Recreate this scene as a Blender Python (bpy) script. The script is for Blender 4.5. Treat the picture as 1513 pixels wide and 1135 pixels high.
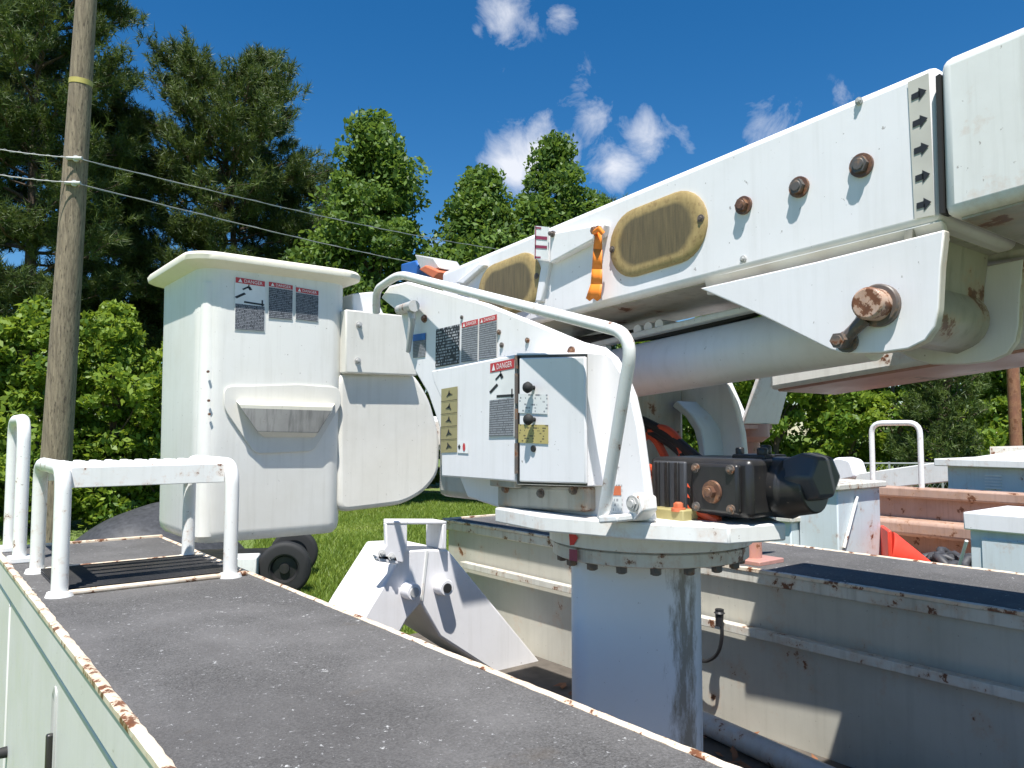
import bpy, bmesh, math, random
import numpy as np
from mathutils import Vector, Matrix
for o in list(bpy.data.objects): bpy.data.objects.remove(o)
SC = bpy.context.scene
COL = SC.collection
# ------------------------------------------------------------------ camera
F, W0, H0 = 1143.0, 1513.0, 1135.0
YAW, PITCH = math.radians(38.1), math.radians(3.63)
CAM = Vector((0, 0, 2.38))
FWD = Vector((math.sin(YAW)*math.cos(PITCH), math.cos(YAW)*math.cos(PITCH), math.sin(PITCH)))
RGT = Vector((math.cos(YAW), -math.sin(YAW), 0))
UPV = RGT.cross(FWD)
cam = bpy.data.cameras.new('camera'); cam.sensor_width = 36; cam.lens = 36*F/W0
cam.clip_start = .02; cam.clip_end = 3000
co = bpy.data.objects.new('camera', cam); COL.objects.link(co); SC.camera = co
co.matrix_world = Matrix.Translation(CAM) @ Matrix((RGT, UPV, -FWD)).transposed().to_4x4()
def ray(x, y): return FWD + RGT*((x-W0/2)/F) + UPV*((H0/2-y)/F)
def U(x, y, u): d = ray(x, y); return CAM + d*(u/d.x)           # pixel -> point on the plane X = u
def V(x, y, v): d = ray(x, y); return CAM + d*(v/d.y)
def Z(x, y, z): d = ray(x, y); return CAM + d*((z-CAM.z)/d.z)
def G(x, D):                                                   # ground point seen in column x at depth D
    p = RGT*((x-W0/2)/F*D) + Vector((math.sin(YAW), math.cos(YAW), 0))*D
    return Vector((p.x, p.y, 0))
def HZ(y, D): return CAM.z + (640-y)/F*D                       # height seen in row y at depth D
# ------------------------------------------------------------------ sky, sun, exposure
SUN = Vector((-.30, -.32, 1)).normalized()
world = bpy.data.worlds.new('World'); SC.world = world; world.use_nodes = True
wn = world.node_tree; N = wn.nodes; L = wn.links
bg = N['Background']; bg.inputs['Strength'].default_value = .086
sky = N.new('ShaderNodeTexSky'); sky.sky_type = 'NISHITA'; sky.sun_disc = False
sky.sun_elevation = math.asin(SUN.z); sky.sun_rotation = math.atan2(SUN.x, SUN.y)
sky.altitude = 300; sky.air_density = 1.0; sky.dust_density = .3; sky.ozone_density = 3.5
hs = N.new('ShaderNodeHueSaturation'); hs.inputs['Saturation'].default_value = 1.36; hs.inputs['Value'].default_value = .90
L.new(sky.outputs[0], hs.inputs['Color'])
tc = N.new('ShaderNodeTexCoord')
def wm(op, a, b=None, c=None):
    n = N.new('ShaderNodeMath'); n.operation = op
    for i, s in enumerate((a, b, c)):
        if s is None: continue
        if isinstance(s, (int, float)): n.inputs[i].default_value = s
        else: L.new(s, n.inputs[i])
    return n.outputs[0]
nz = N.new('ShaderNodeTexNoise'); nz.inputs['Scale'].default_value = 17; nz.inputs['Detail'].default_value = 9; nz.inputs['Roughness'].default_value = .62
nz.inputs['Distortion'].default_value = .4
L.new(tc.outputs['Generated'], nz.inputs['Vector'])
lo = N.new('ShaderNodeTexNoise'); lo.inputs['Scale'].default_value = 3.1; lo.inputs['Detail'].default_value = 2
L.new(tc.outputs['Generated'], lo.inputs['Vector'])
tot = wm('MULTIPLY', wm('MAXIMUM', wm('SUBTRACT', lo.outputs[0], .66), 0), 3.0)
CLOUDS = [(745, 22, 44, .68), (832, 20, 24, .55), (705, 48, 22, .6), (745, 100, 20, .45), (850, 125, 42, .38), (790, 232, 52, 1.0), (755, 252, 36, 1.0),
          (905, 242, 36, .9), (950, 205, 44, .65), (875, 172, 32, .5), (1010, 205, 34, .4), (1140, 192, 48, .5), (1245, 145, 24, .45), (645, 372, 30, .6)]
for (px, py, pr, am) in CLOUDS:
    d = ray(px, py).normalized()
    dp = N.new('ShaderNodeVectorMath'); dp.operation = 'DISTANCE'; L.new(tc.outputs['Generated'], dp.inputs[0]); dp.inputs[1].default_value = d
    g = wm('MULTIPLY', wm('MAXIMUM', wm('SUBTRACT', 1.0, wm('DIVIDE', dp.outputs['Value'], pr*1.7/F)), 0), am)
    tot = wm('MAXIMUM', tot, g)
den = wm('MULTIPLY', wm('SUBTRACT', wm('ADD', wm('MULTIPLY', tot, .62), nz.outputs[0]), .70), 2.3)
den = wm('MINIMUM', wm('MAXIMUM', wm('MULTIPLY', den, wm('MINIMUM', wm('MULTIPLY', tot, 4), 1)), 0), .93)
mx = N.new('ShaderNodeMix'); mx.data_type = 'RGBA'; L.new(den, mx.inputs[0]); L.new(hs.outputs[0], mx.inputs[6]); mx.inputs[7].default_value = (6.4, 6.6, 7.1, 1)
L.new(mx.outputs[2], bg.inputs['Color'])
sl = bpy.data.lights.new('sun', 'SUN'); sl.energy = 4.9; sl.angle = math.radians(.55); sl.color = (1, .97, .92)
so = bpy.data.objects.new('sun', sl); COL.objects.link(so); so.location = (-5, -3, 12)
so.rotation_euler = SUN.to_track_quat('Z', 'Y').to_euler()
SC.view_settings.view_transform = 'Standard'; SC.view_settings.look = 'None'; SC.view_settings.gamma = 1; SC.view_settings.use_curve_mapping = False
SC.view_settings.exposure = .75
SC.render.engine = 'CYCLES'

# ------------------------------------------------------------------ materials
MATS = {}
class NT:
    def __init__(s, name):
        s.m = bpy.data.materials.new(name); s.m.use_nodes = True; s.t = s.m.node_tree; s.b = s.t.nodes['Principled BSDF']
        s.out = s.t.nodes['Material Output']; s.co = s.t.nodes.new('ShaderNodeTexCoord'); MATS[name] = s.m
    def n(s, typ, **kw):
        n = s.t.nodes.new(typ)
        for k, v in kw.items(): n.inputs[k].default_value = v
        return n
    def l(s, a, b): s.t.links.new(a, b)
    def noise(s, scale, detail=5, rough=.55, stretch=None, src='Object', dist=0):
        n = s.n('ShaderNodeTexNoise', Scale=scale, Detail=detail, Roughness=rough, Distortion=dist)
        if stretch:
            mp = s.n('ShaderNodeMapping', Scale=stretch); s.l(s.co.outputs[src], mp.inputs[0]); s.l(mp.outputs[0], n.inputs['Vector'])
        else: s.l(s.co.outputs[src], n.inputs['Vector'])
        return n.outputs[0]
    def ramp(s, f, a, b, ca=(0, 0, 0, 1), cb=(1, 1, 1, 1)):
        r = s.n('ShaderNodeValToRGB'); r.color_ramp.elements[0].position = a; r.color_ramp.elements[1].position = b
        r.color_ramp.elements[0].color = ca; r.color_ramp.elements[1].color = cb; s.l(f, r.inputs[0]); return r.outputs[0]
    def mix(s, f, a, b):
        m = s.n('ShaderNodeMix'); m.data_type = 'RGBA'
        for i, x in ((0, f), (6, a), (7, b)):
            if isinstance(x, (int, float)): m.inputs[i].default_value = x
            elif isinstance(x, tuple): m.inputs[i].default_value = x if len(x) == 4 else x+(1,)
            else: s.l(x, m.inputs[i])
        return m.outputs[2]
    def math(s, op, a, b):
        m = s.n('ShaderNodeMath'); m.operation = op
        for i, x in ((0, a), (1, b)):
            if isinstance(x, (int, float)): m.inputs[i].default_value = x
            else: s.l(x, m.inputs[i])
        return m.outputs[0]
    def bump(s, h, st, dist=.002):
        b = s.n('ShaderNodeBump', Strength=st, Distance=dist); s.l(h, b.inputs['Height']); s.l(b.outputs[0], s.b.inputs['Normal'])
    def fin(s, col, rough=.5, metal=0, spec=.5):
        if isinstance(col, tuple): s.b.inputs['Base Color'].default_value = col+(1,)
        else: s.l(col, s.b.inputs['Base Color'])
        if isinstance(rough, (int, float)): s.b.inputs['Roughness'].default_value = rough
        else: s.l(rough, s.b.inputs['Roughness'])
        s.b.inputs['Metallic'].default_value = metal; s.b.inputs['Specular IOR Level'].default_value = spec
        return s.m
def paint(name, base, dirt=(.42, .39, .32), da=.35, rust=0.0, streak=.25, rough=.42, rscale=9, peel=.03):
    s = NT(name)
    c = s.mix(s.math('MULTIPLY', s.ramp(s.noise(2.3, 8, .65), .42, .8), da), base, dirt)
    c = s.mix(s.math('MULTIPLY', s.ramp(s.noise(5, 5, .6, (9, 9, .55)), .5, .8), streak), c, tuple(x*.75 for x in dirt))
    c = s.mix(s.math('MULTIPLY', s.ramp(s.noise(70, 3, .6), .70, .74), .6), c, (.16, .12, .09))
    if rust > 0:
        r = s.noise(rscale, 9, .7)
        m = s.ramp(r, .66-rust*.26, .69-rust*.26)
        rc = s.mix(s.noise(60, 4), (.05, .022, .012), (.27, .10, .04))
        halo = s.ramp(r, .57-rust*.26, .69-rust*.26)
        c = s.mix(s.math('MULTIPLY', halo, .38), c, (.50, .27, .13)); c = s.mix(m, c, rc)
    s.bump(s.noise(55, 3), .12, .001)
    return s.fin(c, s.ramp(s.noise(6, 4), .3, .8, (rough-.1,)*3+(1,), (rough+.18,)*3+(1,)))
paint('white', (.82, .805, .81), da=.22, streak=.14)
paint('white_worn', (.77, .77, .74), da=.34, streak=.26, rust=.12)
paint('white_rust', (.66, .64, .57), dirt=(.24, .20, .14), da=.6, streak=.5, rust=.30, rscale=16)
paint('trim_rust', (.76, .67, .54), dirt=(.38, .25, .15), da=.6, streak=.2, rust=.42, rscale=20)
paint('tube_white', (.80, .80, .78), da=.25, streak=.15, rust=.08, rough=.38, rscale=22)
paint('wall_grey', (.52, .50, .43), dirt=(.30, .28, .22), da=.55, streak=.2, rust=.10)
paint('door_grey', (.70, .68, .66), dirt=(.40, .40, .34), da=.25, streak=.15)
paint('bluewhite', (.62, .68, .70), da=.25, streak=.2, rust=.1)
paint('pinkrust', (.50, .34, .26), dirt=(.26, .14, .09), da=.7, streak=.4, rust=.3)
paint('primer', (.48, .25, .21), dirt=(.25, .12, .09), da=.5, streak=.3, rust=.3)
paint('fiberglass', (.79, .78, .73), dirt=(.52, .48, .38), da=.36, streak=.2, rough=.55)
paint('fiber_lip', (.80, .76, .63), dirt=(.52, .45, .32), da=.4, streak=.12, rough=.55)
paint('fiber_dull', (.70, .68, .62), dirt=(.45, .42, .34), da=.45, streak=.2, rough=.6)
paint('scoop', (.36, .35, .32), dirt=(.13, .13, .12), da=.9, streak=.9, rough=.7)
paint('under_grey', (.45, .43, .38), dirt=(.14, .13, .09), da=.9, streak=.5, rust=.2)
paint('black_paint', (.018, .018, .020), dirt=(.10, .085, .06), da=.35, streak=.2, rough=.36)
paint('motor_grey', (.05, .055, .065), dirt=(.12, .10, .08), da=.3, streak=.2, rough=.4)
paint('galv', (.52, .53, .53), dirt=(.25, .22, .18), da=.5, streak=.3, rust=.15)
paint('bolt_dark', (.10, .095, .09), dirt=(.16, .08, .04), da=.8, streak=.2, rust=.25, rscale=40)
paint('bolt_rust', (.13, .065, .042), dirt=(.08, .04, .025), da=.8, streak=.2, rust=.35, rscale=40)
paint('pin_rust', (.58, .44, .36), dirt=(.28, .12, .06), da=.9, streak=.5, rust=.62, rscale=45)
paint('steel', (.45, .45, .44), dirt=(.2, .17, .13), da=.5, streak=.2, rough=.4)
paint('yellow_block', (.38, .33, .15), dirt=(.2, .17, .1), da=.6)
paint('rust_pole', (.26, .11, .06), dirt=(.10, .05, .03), da=.8, streak=.5, rust=.4)
def flat(name, col, rough=.6, metal=0, var=.12):
    s = NT(name); c = s.mix(s.ramp(s.noise(12, 5), .3, .75), tuple(x*(1-var) for x in col), tuple(min(1, x*(1+var)) for x in col))
    return s.fin(c, rough, metal)
flat('rubber', (.018, .018, .018), .75); flat('orange_ribbon', (.85, .24, .02), .55); flat('hose_red', (.58, .08, .03), .45); flat('hose_black', (.02, .02, .022), .5)
flat('blue', (.03, .13, .42), .4); flat('red', (.62, .03, .03), .5); flat('label_red', (.50, .045, .05), .5); flat('label_white', (.78, .78, .76), .5); flat('label_blue', (.03, .16, .48), .5)
flat('label_tan', (.52, .50, .44), .6); flat('label_black', (.02, .02, .022), .5); flat('cone_red', (.75, .06, .03), .5); flat('maroon', (.28, .04, .08), .5); flat('orange_bolt', (.6, .16, .07), .6)
flat('wire_white', (.55, .55, .53), .5); flat('band_yellow', (.50, .42, .12), .6); flat('fence_wire', (.35, .36, .36), .5, .3)
flat('floor_dark', (.10, .085, .07), .9, 0, .4); flat('tarp', (.045, .046, .05), .55, 0, .4); flat('leaf_brown', (.24, .10, .045), .8, 0, .4)
# anti-slip grit
s = NT('grit')
n1 = s.noise(290, 3, .7); n2 = s.noise(3.5, 6, .6); n3 = s.noise(95, 4, .7); n4 = s.noise(27, 7, .78)
c = s.mix(s.ramp(n1, .35, .7), (.042, .040, .039), (.150, .145, .142)); c = s.mix(s.math('MULTIPLY', s.ramp(n2, .40, .66), .55), c, (.17, .163, .16)); c = s.mix(s.math('MULTIPLY', s.ramp(s.noise(1.7, 7, .7, (1, .45, 1)), .5, .68), .55), c, (.06, .056, .055))
c = s.mix(s.math('MULTIPLY', s.ramp(s.noise(5.2, 5, .6), .62, .75), .45), c, (.10, .075, .05))
c = s.mix(s.math('MULTIPLY', s.ramp(n3, .64, .68), .7), c, (.42, .42, .42)); c = s.mix(s.math('MULTIPLY', s.ramp(n4, .645, .67), .85), c, (.55, .55, .54))
s.bump(n1, .9, .003); s.fin(c, .9)
# yellowed hand-hole cover: amber resin, darker where the hole lies behind it
s = NT('amber'); at = s.n('ShaderNodeAttribute'); at.attribute_name = 'hole'
c = s.mix(s.ramp(s.noise(30, 5, .6, (4, 4, 1)), .3, .75), (.42, .31, .13), (.30, .21, .085)); c = s.mix(s.math('MULTIPLY', s.ramp(s.noise(90, 4), .55, .7), .5), c, (.16, .10, .04))
c2 = s.mix(s.ramp(s.noise(160, 3, .5, (1, 1, .1)), .3, .7), (.10, .078, .04), (.165, .125, .06))
c = s.mix(s.ramp(s.math('ADD', at.outputs['Fac'], s.math('MULTIPLY', s.noise(40, 4), .3)), .45, .85), c, c2); s.bump(s.noise(200, 2), .3, .001); s.fin(c, .45)
# label bodies: small unreadable print
def printmat(name, bgc, ink, rows, cover=.5):
    s = NT(name); sep = s.n('ShaderNodeSeparateXYZ'); s.l(s.co.outputs['UV'], sep.inputs[0])
    fr = s.math('FRACT', s.math('MULTIPLY', sep.outputs[1], rows), 0); row = s.math('GREATER_THAN', fr, .45)
    fl = s.math('FLOOR', s.math('MULTIPLY', sep.outputs[1], rows), 0)
    cmb = s.n('ShaderNodeCombineXYZ'); s.l(s.math('MULTIPLY', sep.outputs[0], rows*1.6), cmb.inputs[0]); s.l(s.math('MULTIPLY', fl, 7.3), cmb.inputs[1])
    nn = s.n('ShaderNodeTexNoise', Scale=1.0, Detail=3.0); s.l(cmb.outputs[0], nn.inputs['Vector'])
    s.fin(s.mix(s.math('MULTIPLY', row, s.math('GREATER_THAN', nn.outputs[0], cover)), bgc, ink), .5)
printmat('print_dark', (.035, .038, .045), (.24, .25, .27), 17, .45)
printmat('print_grey', (.10, .105, .115), (.27, .28, .30), 16, .42)
printmat('print_black', (.015, .015, .018), (.36, .37, .39), 13, .50)
printmat('print_yellow', (.46, .38, .14), (.12, .10, .05), 7, .55)
printmat('print_white', (.70, .71, .70), (.25, .26, .28), 6, .56)
# wood, ground, leaves
s = NT('pole_wood'); c = s.mix(s.ramp(s.noise(10, 7, .65, (5, 5, .35)), .3, .72), (.13, .10, .07), (.36, .29, .20)); c = s.mix(s.ramp(s.noise(26, 4, .6, (3, 3, .5)), .56, .68), c, (.065, .048, .035))
s.bump(s.noise(30, 5, .6, (4, 4, .3)), .7, .012); s.fin(c, .85)
s = NT('bark'); c = s.mix(s.ramp(s.noise(8, 6, .6, (3, 3, .6)), .3, .7), (.05, .035, .025), (.17, .12, .085)); s.bump(s.noise(12, 5), .8, .02); s.fin(c, .9)
s = NT('ground'); c = s.mix(s.ramp(s.noise(.35, 7, .6), .38, .62), (.10, .17, .025), (.16, .20, .05)); c = s.mix(s.ramp(s.noise(.6, 6, .65), .56, .70), c, (.27, .21, .13)); c = s.mix(s.math('MULTIPLY', s.ramp(s.noise(9, 6, .7), .4, .7), .6), c, (.05, .085, .015))
s.bump(s.noise(14, 6), .8, .05); s.fin(c, .95)
def leafmat(name, a, b, trans=.35):
    s = NT(name); at = s.n('ShaderNodeAttribute'); at.attribute_name = 'tint'
    c = s.mix(at.outputs['Fac'], a, b)
    s.fin(c, .5); s.b.inputs['Specular IOR Level'].default_value = .35
    tr = s.n('ShaderNodeBsdfTranslucent'); s.l(s.mix(.5, c, (b[0]*1.5, b[1]*1.35, b[2]*.8)), tr.inputs['Color'])
    ms = s.n('ShaderNodeMixShader'); ms.inputs[0].default_value = trans
    s.l(s.b.outputs[0], ms.inputs[1]); s.l(tr.outputs[0], ms.inputs[2]); s.l(ms.outputs[0], s.out.inputs['Surface'])
leafmat('leaf_mid', (.05, .105, .02), (.17, .27, .055), .4); leafmat('leaf_bright', (.08, .16, .02), (.27, .37, .05), .42); leafmat('leaf_dark', (.035, .075, .017), (.085, .14, .03), .3)
leafmat('needle', (.042, .075, .02), (.125, .175, .045), .28); leafmat('grass_blade', (.09, .17, .02), (.26, .33, .055), .35)

# ------------------------------------------------------------------ mesh helpers
def tag(o, label=None, cat=None, group=None, kind=None):
    if label: o['label'] = label
    if cat: o['category'] = cat
    if group: o['group'] = group
    if kind: o['kind'] = kind
    return o
def empty(name, loc, label=None, cat=None, group=None):
    o = bpy.data.objects.new(name, None); COL.objects.link(o); o.location = loc; o.empty_display_size = .1
    return tag(o, label, cat, group)
def basis(d):
    d = Vector(d).normalized(); a = Vector((0, 0, 1)) if abs(d.z) < .9 else Vector((1, 0, 0))
    x = a.cross(d).normalized(); return x, d.cross(x)
def fillet(pts, r, n=5):
    pts = [Vector(p) for p in pts]; out = [pts[0]]
    for i in range(1, len(pts)-1):
        a, b, c = pts[i-1], pts[i], pts[i+1]; d1 = (a-b); d2 = (c-b); rr = min(r, d1.length*.48, d2.length*.48)
        p, q = b+d1.normalized()*rr, b+d2.normalized()*rr
        for k in range(n+1):
            t = k/n; out.append(p*(1-t)**2 + b*2*t*(1-t) + q*t*t)
    return out+[pts[-1]]
class MB:
    def __init__(s): s.v = []; s.f = []; s.m = []; s.uv = {}
    def add(s, vs, fs, mi=0):
        o = len(s.v); s.v += [tuple(v) for v in vs]
        for f in fs: s.f.append(tuple(i+o for i in f)); s.m.append(mi)
        return s
    def box(s, x0, x1, y0, y1, z0, z1, mi=0):
        return s.add([(x, y, z) for z in (z0, z1) for y in (y0, y1) for x in (x0, x1)],
                     [(0, 2, 3, 1), (4, 5, 7, 6), (0, 1, 5, 4), (2, 6, 7, 3), (0, 4, 6, 2), (1, 3, 7, 5)], mi)
    def prism(s, poly, off, mi=0):
        n = len(poly); off = Vector(off); vs = [Vector(p) for p in poly]; vs += [p+off for p in vs]
        return s.add(vs, [tuple(range(n)), tuple(range(2*n-1, n-1, -1))]+[(i, (i+1) % n, n+(i+1) % n, n+i) for i in range(n)], mi)
    def tube(s, pts, r, n=12, mi=0):
        pts = [Vector(p) for p in pts]; rs = r if isinstance(r, (list, tuple)) else [r]*len(pts); o = len(s.v); x = None
        for i, p in enumerate(pts):
            d = (pts[min(i+1, len(pts)-1)]-pts[max(i-1, 0)]).normalized()
            if x is None: x, y = basis(d)
            else: x = (x-d*x.dot(d)).normalized(); y = d.cross(x)
            for k in range(n):
                a = 2*math.pi*k/n; s.v.append(tuple(p+(x*math.cos(a)+y*math.sin(a))*rs[i]))
        for i in range(len(pts)-1):
            for k in range(n):
                s.f.append((o+i*n+k, o+i*n+(k+1) % n, o+(i+1)*n+(k+1) % n, o+(i+1)*n+k)); s.m.append(mi)
        e = o+(len(pts)-1)*n
        s.f.append(tuple(o+k for k in range(n-1, -1, -1))); s.f.append(tuple(e+k for k in range(n))); s.m += [mi, mi]
        return s
    def cyl(s, p0, p1, r0, r1=None, n=20, mi=0): return s.tube([p0, p1], [r0, r1 if r1 is not None else r0], n, mi)
    def bar(s, a, b, w, h, mi=0, up=(0, 0, 1)):                 # box-section bar between two points
        a, b = Vector(a), Vector(b); d = (b-a).normalized(); x = Vector(up).cross(d).normalized(); y = d.cross(x)
        q = [a+x*w/2*i+y*h/2*j for i, j in ((-1, -1), (1, -1), (1, 1), (-1, 1))]
        return s.prism(q, b-a, mi)
    def quad(s, p, mi=0, uv=((0, 0), (1, 0), (1, 1), (0, 1))):
        s.uv[len(s.f)] = uv; return s.add(p, [(0, 1, 2, 3)], mi)
    def loft(s, rings, mi=0, cap0=True, cap1=True):
        n = len(rings[0]); o = len(s.v)
        for r in rings: s.v += [tuple(p) for p in r]
        for i in range(len(rings)-1):
            for k in range(n): s.f.append((o+i*n+k, o+i*n+(k+1) % n, o+(i+1)*n+(k+1) % n, o+(i+1)*n+k)); s.m.append(mi)
        e = o+(len(rings)-1)*n
        if cap0: s.f.append(tuple(o+k for k in range(n-1, -1, -1))); s.m.append(mi)
        if cap1: s.f.append(tuple(e+k for k in range(n))); s.m.append(mi)
        return s
    def build(s, name, mats, parent=None, bevel=0, smooth=35, at=None, fix=True, seg=2):
        me = bpy.data.meshes.new(name); off = Vector(at) if at is not None else Vector((0, 0, 0))
        me.from_pydata([tuple(Vector(v)-off) for v in s.v], [], s.f)
        for m in ([mats] if isinstance(mats, str) else mats): me.materials.append(MATS[m])
        me.polygons.foreach_set('material_index', s.m)
        if s.uv:
            ul = me.uv_layers.new(name='UVMap')
            for fi, uv in s.uv.items():
                for k, li in enumerate(me.polygons[fi].loop_indices): ul.data[li].uv = uv[k]
        if fix and not s.uv:
            bm = bmesh.new(); bm.from_mesh(me); bmesh.ops.recalc_face_normals(bm, faces=bm.faces); bm.to_mesh(me); bm.free()
        if smooth: me.shade_smooth(); me.set_sharp_from_angle(angle=math.radians(smooth))
        o = bpy.data.objects.new(name, me); COL.objects.link(o)
        if at is not None: o.location = off
        if parent is not None:
            o.parent = parent
            if parent.parent is None: o.matrix_parent_inverse = Matrix.Translation(-Vector(parent.location))
        if bevel:
            b = o.modifiers.new('bevel', 'BEVEL'); b.width = bevel; b.segments = seg; b.limit_method = 'ANGLE'; b.angle_limit = math.radians(40)
        return o
def PU(pts, u): return [U(x, y, u) for x, y in pts]
def PV(pts, v): return [V(x, y, v) for x, y in pts]
def rrect(cx, cy, hx, hy, r, z, n=6):
    out = []
    for sx, sy, a0 in ((1, 1, 0), (-1, 1, 90), (-1, -1, 180), (1, -1, 270)):
        for k in range(n+1):
            a = math.radians(a0+90*k/n); out.append(Vector((cx+sx*(hx-r)+r*math.cos(a), cy+sy*(hy-r)+r*math.sin(a), z)))
    return out
def hexbolt(mb, p, d, r, ln, mi=0, washer=True):
    p = Vector(p); d = Vector(d).normalized()
    if washer: mb.cyl(p-d*.003, p+d*.004, r*1.35, None, 16, mi)
    mb.cyl(p, p+d*ln, r, r*.97, 6, mi); mb.cyl(p+d*ln*.9, p+d*(ln+.002), r*.75, r*.6, 12, mi)
_tx = {}
def text_geo(t):
    if t in _tx: return _tx[t]
    cu = bpy.data.curves.new('lettering', 'FONT'); cu.body = t; cu.size = 1; cu.resolution_u = 2
    o = bpy.data.objects.new('lettering', cu); COL.objects.link(o); dg = bpy.context.evaluated_depsgraph_get(); dg.update()
    me = o.evaluated_get(dg).to_mesh(); vs = [tuple(v.co) for v in me.vertices]; fs = [tuple(p.vertices) for p in me.polygons]
    o.evaluated_get(dg).to_mesh_clear(); bpy.data.objects.remove(o); bpy.data.curves.remove(cu)
    x0 = min(v[0] for v in vs); x1 = max(v[0] for v in vs); y0 = min(v[1] for v in vs); y1 = max(v[1] for v in vs)
    _tx[t] = ([((v[0]-x0)/(x1-x0), (v[1]-y0)/(y1-y0)) for v in vs], fs); return _tx[t]
def lerp4(q, s, t):  # q = bottom-left, bottom-right, top-right, top-left
    return (q[0]*(1-s)+q[1]*s)*(1-t)+(q[3]*(1-s)+q[2]*s)*t
def sub(q, s0, s1, t0, t1): return [lerp4(q, s0, t0), lerp4(q, s1, t0), lerp4(q, s1, t1), lerp4(q, s0, t1)]
DM = ['label_white', 'label_red', 'print_dark', 'label_black', 'print_grey']
def danger_label(q, n, parent, head=.12, pict=0.0, body=2):
    q = [Vector(p)+Vector(n)*.002 for p in q]; n = Vector(n)*.0008; mb = MB()
    mb.quad(q, 0); mb.quad([p+n for p in sub(q, .02, .98, 1-head, .995)], 1)
    hb = [p+n*2 for p in sub(q, .30, .90, 1-head*.80, 1-head*.22)]
    vs, fs = text_geo('DANGER'); mb.add([lerp4(hb, a, b) for a, b in vs], fs, 0)
    t = [p+n*2 for p in sub(q, .10, .24, 1-head*.85, 1-head*.15)]; mb.add([t[0], t[1], (t[2]+t[3])/2], [(0, 1, 2)], 0)
    mb.quad([p+n for p in sub(q, .02, .98, .01, 1-head-pict-.015)], body)
    if pict:
        pq = [p+n for p in sub(q, 0, 1, 1-head-pict, 1-head)]
        for (a, b, w) in (((.03, .25), (.33, .52), .10), ((.30, .08), (.97, .04), .09), ((.90, -.04), (.90, .28), .05), ((.25, .70), (.45, .88), .07), ((.45, .88), (.52, .72), .10), ((.45, .99), (.45, .8), .04)):
            A, B = Vector(a), Vector(b); d = (B-A).normalized(); e = Vector((-d.y, d.x))*w/2
            mb.add([lerp4(pq, *(A-e)), lerp4(pq, *(B-e)), lerp4(pq, *(B+e)), lerp4(pq, *(A+e))], [(0, 1, 2, 3)], 3)
    return mb.build('warning_label', DM, parent, smooth=0)

# ------------------------------------------------------------------ ground
mb = MB(); S_ = 700; nseg = 40
for i in range(nseg+1):
    for j in range(nseg+1):
        mb.v.append(((i/nseg-.5)*2*S_, (j/nseg-.5)*2*S_, 0))
for i in range(nseg):
    for j in range(nseg):
        a = i*(nseg+1)+j; mb.f.append((a, a+nseg+1, a+nseg+2, a+1)); mb.m.append(0)
tag(mb.build('ground', 'ground', smooth=0), kind='structure')

# ------------------------------------------------------------------ the bucket truck
ZT = 1.95
truck = empty('bucket_truck', (1.5, 1.3, 0), 'white bucket truck with stowed boom, personnel bucket and rusty grit-topped side boxes', 'truck')
rnd = random.Random(4)
def strip(a, b, w, h, name, mat, parent, jit=.004, n=90, inward=(1, 0, 0)):   # uneven peeling edge trim
    mb = MB(); a, b = Vector(a), Vector(b); rings = []; iw = Vector(inward)
    for i in range(n+1):
        p = a.lerp(b, i/n); j = rnd.uniform(-jit, jit); k = rnd.uniform(-jit, jit)*.5
        rings.append([p, p+iw*(w+j), p+iw*(w+j)+Vector((0, 0, h*.6+k)), p+iw*w*.5+Vector((0, 0, h+k)), p+Vector((0, 0, h*.8+k))])
    mb.loft(rings); return mb.build(name, mat, parent, smooth=50)
# side boxes
def side_box(u0, u1, v0, v1, inner_plus, lipmat):
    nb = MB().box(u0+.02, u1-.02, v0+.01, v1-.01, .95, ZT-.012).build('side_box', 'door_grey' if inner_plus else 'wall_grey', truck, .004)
    MB().box(u0+.012, u1-.012, v0+.004, v1-.004, ZT-.012, ZT).build('grit_top', 'grit', nb)
    strip((u0-.004, v0, ZT-.006), (u0-.004, v1, ZT-.006), .020, .012, 'edge_trim', lipmat, nb, jit=.0016, n=200)
    strip((u1+.004, v0, ZT-.006), (u1+.004, v1, ZT-.006), .014, .010, 'edge_trim', lipmat, nb, jit=.0014, n=200, inward=(-1, 0, 0))
    MB().box(u0-.004, u1+.004, v1-.004, v1+.012, ZT-.05, ZT+.009).build('end_trim', 'trim_rust', nb, .003)
    MB().box(u0, u0+.03, v0, v1-.004, ZT-(.085 if inner_plus else .042), ZT-.006).build('lip_flange', 'door_grey' if inner_plus else 'white_rust', nb, .004)
    MB().box(u1-.03, u1, v0, v1-.004, ZT-.045, ZT-.006).build('lip_flange', 'white_rust', nb, .004)
    return nb
near = side_box(.277, .857, -1.3, 3.45, True, 'trim_rust')
far = side_box(2.12, 2.70, -1.3, 3.25, False, 'trim_rust')
for a, b in ((-1.1, .2), (.24, 1.3), (1.34, 2.95), (2.99, 3.42)):
    d = MB().box(.288, .30, a, b, 1.0, 1.846).build('door', 'door_grey', near, .006)
lp = U(82, 1015, .287); lz = lp.z
mb = MB()
mb.loft([[Vector((x, lp.y+math.cos(t)*.021*k, lz-.14+math.copysign(1, math.sin(t))*.12*k+math.sin(t)*.021*k)) for t in [2*math.pi*(i+.5)/24 for i in range(24)]] for x, k in ((.30, 1), (.285, 1), (.283, .93), (.289, .8))])
mb.build('latch_bezel', 'steel', near)
MB().box(.272, .288, lp.y-.008, lp.y+.008, lz-.24, lz-.10).build('latch_handle', 'black_paint', near, .004)
kp = U(6, 1112, .28); MB().cyl((.30, kp.y, kp.z), (.262, kp.y, kp.z), .018, .015).build('door_knob', 'rubber', near, .003)
sx = NT('pedestal'); sp_ = sx.n('ShaderNodeSeparateXYZ'); sx.l(sx.co.outputs['Object'], sp_.inputs[0])
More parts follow.
